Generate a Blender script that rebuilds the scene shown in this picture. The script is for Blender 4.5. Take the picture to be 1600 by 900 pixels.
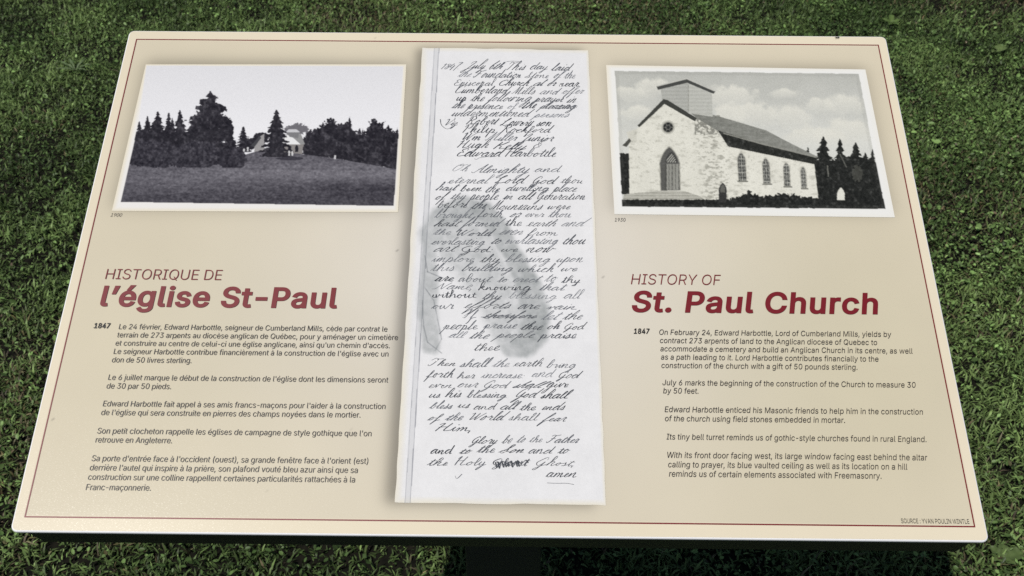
import bpy, math, random, json
import numpy as np
from mathutils import Matrix, Vector
from mathutils.geometry import delaunay_2d_cdt

for o in list(bpy.data.objects):
    bpy.data.objects.remove(o)
S = bpy.context.scene
COL = S.collection
R = math.radians

# ------------------------------------------------------------------ camera
cam = bpy.data.cameras.new('camera')
cam.lens, cam.sensor_width, cam.sensor_fit = 36.0, 36.0, 'HORIZONTAL'
cam.clip_start, cam.clip_end = 0.02, 2000
cam.dof.use_dof = True
cam.dof.focus_distance = 1.07
cam.dof.aperture_fstop = 16.0
co = bpy.data.objects.new('camera', cam)
COL.objects.link(co)
_m = Matrix(((0.99994253, -0.00918704, 0.00552671), (0.01013630, 0.64214411, -0.76651692), (0.00349308, 0.76652889, 0.64220033)))
co.matrix_world = Matrix.Translation((0.01589, -0.86417, 1.59085)) @ _m.to_4x4()
S.camera = co

# ------------------------------------------------------------------ sky and sun
SUN = Vector((-0.40, -0.34, 1.0)).normalized()          # direction towards the sun
elev, azim = math.asin(SUN.z), math.atan2(SUN.x, SUN.y)
w = bpy.data.worlds.new('World')
S.world = w
w.use_nodes = True
nt = w.node_tree
sky = nt.nodes.new('ShaderNodeTexSky')
sky.sky_type = 'NISHITA'
sky.sun_disc = False
sky.sun_elevation, sky.sun_rotation = elev, azim
bg = nt.nodes['Background']
nt.links.new(sky.outputs[0], bg.inputs[0])
bg.inputs[1].default_value = 0.05
sun = bpy.data.lights.new('sun', 'SUN')
sun.energy, sun.angle, sun.color = 3.7, R(0.53), (1.0, 0.96, 0.90)
so = bpy.data.objects.new('sun', sun)
so.rotation_euler = SUN.to_track_quat('Z', 'Y').to_euler()
so.location = (-3, -2, 7)
COL.objects.link(so)
S.view_settings.view_transform = 'Standard'
S.view_settings.look = 'None'
S.view_settings.exposure = 0.0
S.view_settings.gamma = 1.0
S.render.filter_size = 1.15
S.cycles.max_bounces = 6
S.cycles.use_denoising = False

# ------------------------------------------------------------------ helpers
rng = np.random.default_rng(11)
random.seed(4)

TILT = R(22.4)
PW, PH = 0.914, 0.6094                                   # the board, 36 by 24 inches
PC = Vector((0, 0, 0.8 + PH / 2 * math.sin(TILT)))        # its centre


def lin(c):
    c = np.asarray(c, float) / 255.0
    return np.where(c <= 0.04045, c / 12.92, ((c + 0.055) / 1.055) ** 2.4)


def tag(o, label=None, cat=None, group=None, kind=None):
    if label: o['label'] = label
    if cat: o['category'] = cat
    if group: o['group'] = group
    if kind: o['kind'] = kind
    return o


def mesh_obj(name, verts, faces, mat, parent=None, cols=None, smooth=False):
    me = bpy.data.meshes.new(name)
    verts = np.asarray(verts, np.float32)
    if isinstance(faces, np.ndarray):
        nv = faces.shape[1]
        me.vertices.add(len(verts)); me.vertices.foreach_set('co', verts.ravel())
        me.loops.add(faces.size); me.loops.foreach_set('vertex_index', faces.astype(np.int32).ravel())
        me.polygons.add(len(faces)); me.polygons.foreach_set('loop_start', np.arange(0, faces.size, nv, dtype=np.int32))
        me.update(calc_edges=True)
    else:
        me.from_pydata(verts.tolist(), [], faces)
        me.update()
    if cols is not None:
        a = me.color_attributes.new('print', 'FLOAT_COLOR', 'POINT')
        c4 = np.ones((len(verts), 4), np.float32)
        c4[:, :3] = cols
        a.data.foreach_set('color', c4.ravel())
    if smooth:
        me.polygons.foreach_set('use_smooth', np.ones(len(me.polygons), bool))
    me.materials.append(mat)
    o = bpy.data.objects.new(name, me)
    COL.objects.link(o)
    o.parent = parent
    return o


def empty(name, loc=(0, 0, 0)):
    o = bpy.data.objects.new(name, None)
    o.empty_display_size = 0.1
    o.location = loc
    COL.objects.link(o)
    return o


def material(name, color=(0.5, 0.5, 0.5), rough=0.5, spec=0.5, attr=False, bump=None, var=0.0):
    m = bpy.data.materials.new(name)
    m.use_nodes = True
    t = m.node_tree
    p = t.nodes['Principled BSDF']
    p.inputs['Base Color'].default_value = (*color, 1)
    p.inputs['Roughness'].default_value = rough
    p.inputs['Specular IOR Level'].default_value = spec
    tc = t.nodes.new('ShaderNodeTexCoord')
    if attr:
        a = t.nodes.new('ShaderNodeAttribute'); a.attribute_name = 'print'
        src = a.outputs['Color']
    else:
        rgb = t.nodes.new('ShaderNodeRGB'); rgb.outputs[0].default_value = (*color, 1)
        src = rgb.outputs[0]
    if var:
        n = t.nodes.new('ShaderNodeTexNoise'); n.inputs['Scale'].default_value = 900; n.inputs['Detail'].default_value = 3
        t.links.new(tc.outputs['Object'], n.inputs['Vector'])
        mr = t.nodes.new('ShaderNodeMapRange')
        mr.inputs[3].default_value, mr.inputs[4].default_value = 1 - var, 1 + var
        t.links.new(n.outputs['Fac'], mr.inputs[0])
        mx = t.nodes.new('ShaderNodeMix'); mx.data_type = 'RGBA'; mx.blend_type = 'MULTIPLY'; mx.inputs[0].default_value = 1
        t.links.new(src, mx.inputs[6]); t.links.new(mr.outputs[0], mx.inputs[7])
        src = mx.outputs[2]
    t.links.new(src, p.inputs['Base Color'])
    if bump:
        n2 = t.nodes.new('ShaderNodeTexNoise'); n2.inputs['Scale'].default_value = bump[0]; n2.inputs['Detail'].default_value = 4
        t.links.new(tc.outputs['Object'], n2.inputs['Vector'])
        b = t.nodes.new('ShaderNodeBump'); b.inputs['Strength'].default_value = bump[1]; b.inputs['Distance'].default_value = bump[2]
        t.links.new(n2.outputs['Fac'], b.inputs['Height']); t.links.new(b.outputs[0], p.inputs['Normal'])
    return m


_lat = np.random.default_rng(5).random((256, 256))


def vnoise(x, y, seed=0):
    x = np.asarray(x, float) + seed * 17.13; y = np.asarray(y, float) + seed * 7.77
    xi, yi = np.floor(x).astype(int), np.floor(y).astype(int)
    fx, fy = x - xi, y - yi
    fx, fy = fx * fx * (3 - 2 * fx), fy * fy * (3 - 2 * fy)
    g = lambda a, b: _lat[a % 256, b % 256]
    return (g(xi, yi) * (1 - fx) + g(xi + 1, yi) * fx) * (1 - fy) + (g(xi, yi + 1) * (1 - fx) + g(xi + 1, yi + 1) * fx) * fy


def fbm(x, y, scale=1.0, seed=0, octs=4):
    v, a, tot = 0, 1.0, 0
    for k in range(octs):
        v = v + a * vnoise(np.asarray(x) / scale * 2 ** k, np.asarray(y) / scale * 2 ** k, seed + k)
        tot += a; a *= 0.55
    return v / tot


# ------------------------------------------------------------------ ground, one sheet to the horizon
def ground_height(x, y):
    return 0.018 * (fbm(x, y, 0.55, 3, 3) - 0.5) * np.exp(-((x / 6) ** 2 + ((y - 1.5) / 6) ** 2))


def build_ground():
    xs = np.concatenate([[-400, -120, -40, -15], np.linspace(-6, 6, 121), [15, 40, 120, 400]])
    ys = np.concatenate([[-400, -120, -40, -12], np.linspace(-3, 7, 101), [15, 40, 120, 400]])
    X, Y = np.meshgrid(xs, ys)
    V = np.stack([X, Y, ground_height(X, Y)], -1).reshape(-1, 3)
    nx, ny = len(xs), len(ys)
    i = (np.arange(ny - 1)[:, None] * nx + np.arange(nx - 1)).ravel()
    F = np.stack([i, i + 1, i + nx + 1, i + nx], 1)
    m = bpy.data.materials.new('lawn_soil'); m.use_nodes = True
    t = m.node_tree; p = t.nodes['Principled BSDF']
    p.inputs['Roughness'].default_value = 0.95; p.inputs['Specular IOR Level'].default_value = 0.1
    tc = t.nodes.new('ShaderNodeTexCoord')
    n = t.nodes.new('ShaderNodeTexNoise'); n.inputs['Scale'].default_value = 70; n.inputs['Detail'].default_value = 8
    t.links.new(tc.outputs['Object'], n.inputs['Vector'])
    cr = t.nodes.new('ShaderNodeValToRGB')
    cr.color_ramp.elements[0].position = 0.35; cr.color_ramp.elements[0].color = (0.004, 0.004, 0.003, 1)
    cr.color_ramp.elements[1].position = 0.75; cr.color_ramp.elements[1].color = (0.013, 0.012, 0.008, 1)
    t.links.new(n.outputs['Fac'], cr.inputs[0])
    # beyond the modelled blades the turf reads as a mottled green
    sep = t.nodes.new('ShaderNodeVectorMath'); sep.operation = 'LENGTH'
    t.links.new(tc.outputs['Object'], sep.inputs[0])
    mr = t.nodes.new('ShaderNodeMapRange'); mr.inputs[1].default_value = 3.4; mr.inputs[2].default_value = 4.6
    t.links.new(sep.outputs['Value'], mr.inputs[0])
    n2 = t.nodes.new('ShaderNodeTexNoise'); n2.inputs['Scale'].default_value = 18; n2.inputs['Detail'].default_value = 10
    t.links.new(tc.outputs['Object'], n2.inputs['Vector'])
    cr2 = t.nodes.new('ShaderNodeValToRGB')
    cr2.color_ramp.elements[0].position = 0.3; cr2.color_ramp.elements[0].color = (0.015, 0.022, 0.008, 1)
    cr2.color_ramp.elements[1].position = 0.7; cr2.color_ramp.elements[1].color = (0.06, 0.085, 0.03, 1)
    t.links.new(n2.outputs['Fac'], cr2.inputs[0])
    mx = t.nodes.new('ShaderNodeMix'); mx.data_type = 'RGBA'
    t.links.new(mr.outputs[0], mx.inputs[0]); t.links.new(cr.outputs[0], mx.inputs[6]); t.links.new(cr2.outputs[0], mx.inputs[7])
    t.links.new(mx.outputs[2], p.inputs['Base Color'])
    o = mesh_obj('ground', V, F, m)
    tag(o, kind='structure')


build_ground()


# ------------------------------------------------------------------ lawn
def leaf_material(name, rough=0.5):
    m = bpy.data.materials.new(name); m.use_nodes = True
    t = m.node_tree; p = t.nodes['Principled BSDF']
    a = t.nodes.new('ShaderNodeAttribute'); a.attribute_name = 'print'
    t.links.new(a.outputs['Color'], p.inputs['Base Color'])
    p.inputs['Roughness'].default_value = rough
    p.inputs['Specular IOR Level'].default_value = 0.22
    tr = t.nodes.new('ShaderNodeBsdfTranslucent')
    t.links.new(a.outputs['Color'], tr.inputs['Color'])
    ms = t.nodes.new('ShaderNodeMixShader'); ms.inputs[0].default_value = 0.22
    out = t.nodes['Material Output']
    t.links.new(p.outputs[0], ms.inputs[1]); t.links.new(tr.outputs[0], ms.inputs[2]); t.links.new(ms.outputs[0], out.inputs[0])
    return m


GRASS = leaf_material('grass_blade')
LEAF = leaf_material('clover_leaf', 0.45)


def scatter(n, x0, x1, y0, y1, seed):
    r = np.random.default_rng(seed)
    x, y = r.uniform(x0, x1, n), r.uniform(y0, y1, n)
    # thin out away from the stretch the photograph looks at
    d = np.maximum(np.maximum(-x - 0.75 - 0.50 * np.maximum(y + 0.9, 0), x - 0.75 - 0.50 * np.maximum(y + 0.9, 0)), 0)
    keep = r.random(n) < np.where(d > 0, np.maximum(0.30, 1 - d * 1.2), 1.0)
    under = (np.abs(x) < 0.051) & (np.abs(y) < 0.051)
    keep &= ~under
    return x[keep], y[keep], r


def tints(x, y, r, base_lo, base_hi, dry):
    n = len(x)
    big = fbm(x, y, 0.5, 21, 3); mid = fbm(x, y, 0.16, 33, 2)
    k = np.clip(0.5 + 1.6 * (big - 0.5) + 0.9 * (mid - 0.5) + r.normal(0, 0.33, n), 0, 1)[:, None]
    c = np.array(base_lo) * (1 - k) + np.array(base_hi) * k
    d = fbm(x, y, 0.7, 51, 3)
    bare = np.exp(-(((x - 1.85) / 0.45) ** 2 + ((y - 2.75) / 0.22) ** 2))        # the worn brown corner of the lawn
    pd = np.clip(dry * (1 + 7 * (np.clip(d, .35, .8) - .5)) + 0.5 * bare, 0.01, 0.8)
    isdry = r.random(n) < pd
    dv = r.uniform(.05, .19, n)
    dc = np.stack([dv, dv * r.uniform(.76, .96, n), dv * r.uniform(.38, .58, n)], 1)
    c[isdry] = dc[isdry]
    return c * np.clip(r.lognormal(0.0, 0.36, (n, 1)), .3, 1.9), bare


def build_grass():
    x, y, r = scatter(1250000, -3.4, 3.4, -0.6, 4.0, 1)
    n = len(x)
    col, bare = tints(x, y, r, (0.046, 0.076, 0.023), (0.178, 0.258, 0.086), 0.15)
    clump = fbm(x, y, 0.09, 8, 2)
    keep = (r.random(n) > 0.55 * bare) & (r.random(n) < np.clip(2.0 * clump - .1, .5, 1))
    x, y, col, clump = x[keep], y[keep], col[keep], clump[keep]
    n = len(x)
    z = ground_height(x, y)
    size = r.beta(1.3, 2.0, n)                                    # mostly short clipped blades, some long ones
    L = (0.008 + 0.027 * size) * (0.55 + 0.95 * clump)
    long = r.random(n) < 0.012
    L[long] *= 1.7
    W = (0.0006 + 0.0017 * size) * r.uniform(0.7, 1.2, n)
    ph = r.uniform(0, 2 * np.pi, n)
    th = np.clip(r.normal(0.85, 0.38, n), 0.05, 1.5)
    curl = r.uniform(0.1, 0.9, n)
    d = np.stack([np.cos(ph), np.sin(ph)], 1); s = np.stack([-np.sin(ph), np.cos(ph)], 1)
    base = np.stack([x, y, z - 0.002], 1)

    def step(p, ang, l):
        q = p.copy(); q[:, :2] += d * (np.sin(ang) * l)[:, None]; q[:, 2] += np.cos(ang) * l
        return q
    p1 = step(base, th * 0.7, L * 0.5)
    p2 = step(p1, np.minimum(th + curl, 1.75), L * 0.5)
    sw = np.concatenate([s, np.zeros((n, 1))], 1)
    V = np.stack([base - sw * W[:, None] * .8, base + sw * W[:, None] * .8, p1 + sw * W[:, None], p1 - sw * W[:, None], p2], 1)
    idx = np.arange(n)[:, None] * 5
    F = np.concatenate([idx + [0, 1, 2], idx + [0, 2, 3], idx + [3, 2, 4]], 0)
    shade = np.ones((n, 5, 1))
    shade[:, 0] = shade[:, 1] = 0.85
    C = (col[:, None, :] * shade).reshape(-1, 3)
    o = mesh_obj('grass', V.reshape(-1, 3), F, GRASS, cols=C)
    tag(o, 'short mown lawn grass in sun and shade around the sign', 'grass', kind='stuff')


def build_leaves():
    x, y, r = scatter(480000, -3.4, 3.4, -0.6, 4.0, 2)
    n = len(x)
    col, bare = tints(x, y, r, (0.054, 0.094, 0.028), (0.185, 0.295, 0.092), 0.05)
    patch = fbm(x, y, 0.28, 14, 3)
    right = np.clip(0.70 + 0.35 * x, 0.40, 1.0)                   # more clover on the right of the sign
    keep = (r.random(n) < np.clip((patch - 0.26) * 2.6, 0.15, 1) * right) & (r.random(n) > bare)
    x, y, col = x[keep], y[keep], col[keep]
    n = len(x)
    z = ground_height(x, y) + r.uniform(0.006, 0.026, n)
    L = 0.0024 + 0.0054 * r.beta(1.2, 1.8, n) * np.where(r.random(n) < 0.06, 1.8, 1.0)
    W = L * r.uniform(0.36, 0.72, n)
    ph = r.uniform(0, 2 * np.pi, n)
    tilt = r.normal(0, 0.5, n); roll = r.normal(0, 0.45, n)
    d = np.stack([np.cos(ph) * np.cos(tilt), np.sin(ph) * np.cos(tilt), np.sin(tilt)], 1)
    s0 = np.stack([-np.sin(ph), np.cos(ph), np.zeros(n)], 1)
    up = np.cross(d, s0)
    s = s0 * np.cos(roll)[:, None] + up * np.sin(roll)[:, None]
    nn = np.cross(d, s)
    c = np.stack([x, y, z], 1)
    prof = [(-1.0, 0.0, 0), (-0.45, 0.8, .18), (0.3, 0.95, .25), (1.0, 0.0, -.1), (0.3, -0.95, .25), (-0.45, -0.8, .18)]
    P = [c + d * (L * a)[:, None] + s * (W * b)[:, None] + nn * (W * h)[:, None] for a, b, h in prof]
    V = np.stack(P, 1)
    idx = np.arange(n)[:, None] * 6
    F = np.concatenate([idx + [0, 3, 2, 1], idx + [0, 5, 4, 3]], 0)
    C = np.repeat(col, 6, 0)
    o = mesh_obj('clover', V.reshape(-1, 3), F, LEAF, cols=C)
    tag(o, 'small clover and weed leaves growing all through the lawn', 'clover', kind='stuff')


build_grass()
build_leaves()


def weed(name, label, x, y, leaves, tint, cat='weed'):
    """a broad-leaved lawn weed: each leaf (heading, length, half width, lift) a curved blade with a midrib fold"""
    z = float(ground_height(np.array([x]), np.array([y]))[0])
    root = empty(name, (x, y, z))
    tag(root, label, cat, 'broad-leaved weeds in the lawn')
    for k, (hd, L, W, lift) in enumerate(leaves):
        N = 12
        V, C = [], []
        for i in range(N + 1):
            t = i / N
            wd = W * (0.10 if t < 0.15 else math.sin(math.pi * min(1, (t - 0.10) / 0.90) ** 0.8) ** 0.75 if t < 1 else 0)
            wd *= 1 + 0.10 * math.sin(9 * t + k)
            ang = lift * (1 - 1.25 * t)
            px = L * t
            pz = 0.014 + L * (math.sin(lift) * t - 0.55 * math.sin(lift) * t * t)
            for sgn in (-1, -.5, 0, .5, 1):
                V.append((px * math.cos(hd) - sgn * wd * math.sin(hd), px * math.sin(hd) + sgn * wd * math.cos(hd), pz + abs(sgn) * wd * 0.28 + 0.0012 * math.sin(14 * t + 3 * sgn)))
                f = 1.25 if sgn == 0 else 0.9 + 0.25 * random.random()
                C.append([c * f for c in tint])
        F = []
        for i in range(N):
            for j in range(4):
                a = i * 5 + j
                F.append((a, a + 1, a + 6, a + 5))
        mesh_obj('leaf', V, F, LEAF, root, np.array(C), smooth=True)


weed('plantain', 'wide green plantain leaves in the lawn beside the lower right corner of the board', 0.905, 0.262,
     [(0.15, .040, .015, .25), (1.2, .028, .010, .35), (2.4, .028, .009, .4), (3.6, .022, .008, .3), (-0.9, .026, .009, .3)], (0.085, 0.125, 0.042))
weed('dandelion', 'bright green dandelion leaves behind the far right end of the board', 1.307, 2.47,
     [(0.3, .034, .009, .9), (1.4, .044, .010, 1.0), (2.6, .036, .009, .8), (4.1, .03, .008, .8), (5.2, .034, .009, .9)], (0.10, 0.155, 0.045))
weed('clover_plant', 'single round pale leaf standing in the lawn off the upper right of the board', 1.60, 2.265,
     [(0.6, .040, .019, .45), (3.6, .022, .010, .4)], (0.12, 0.17, 0.06))
weed('grass_tuft', 'tuft of long pale grass leaves in the lawn near the upper left corner', -1.408, 2.088,
     [(2.7, .065, .0042, .6), (0.2, .05, .004, .8), (2.2, .06, .004, .7), (3.4, .055, .0045, .5), (-0.6, .06, .004, .7), (1.1, .05, .004, .9)], (0.12, 0.17, 0.08), 'grass tuft')

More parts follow.
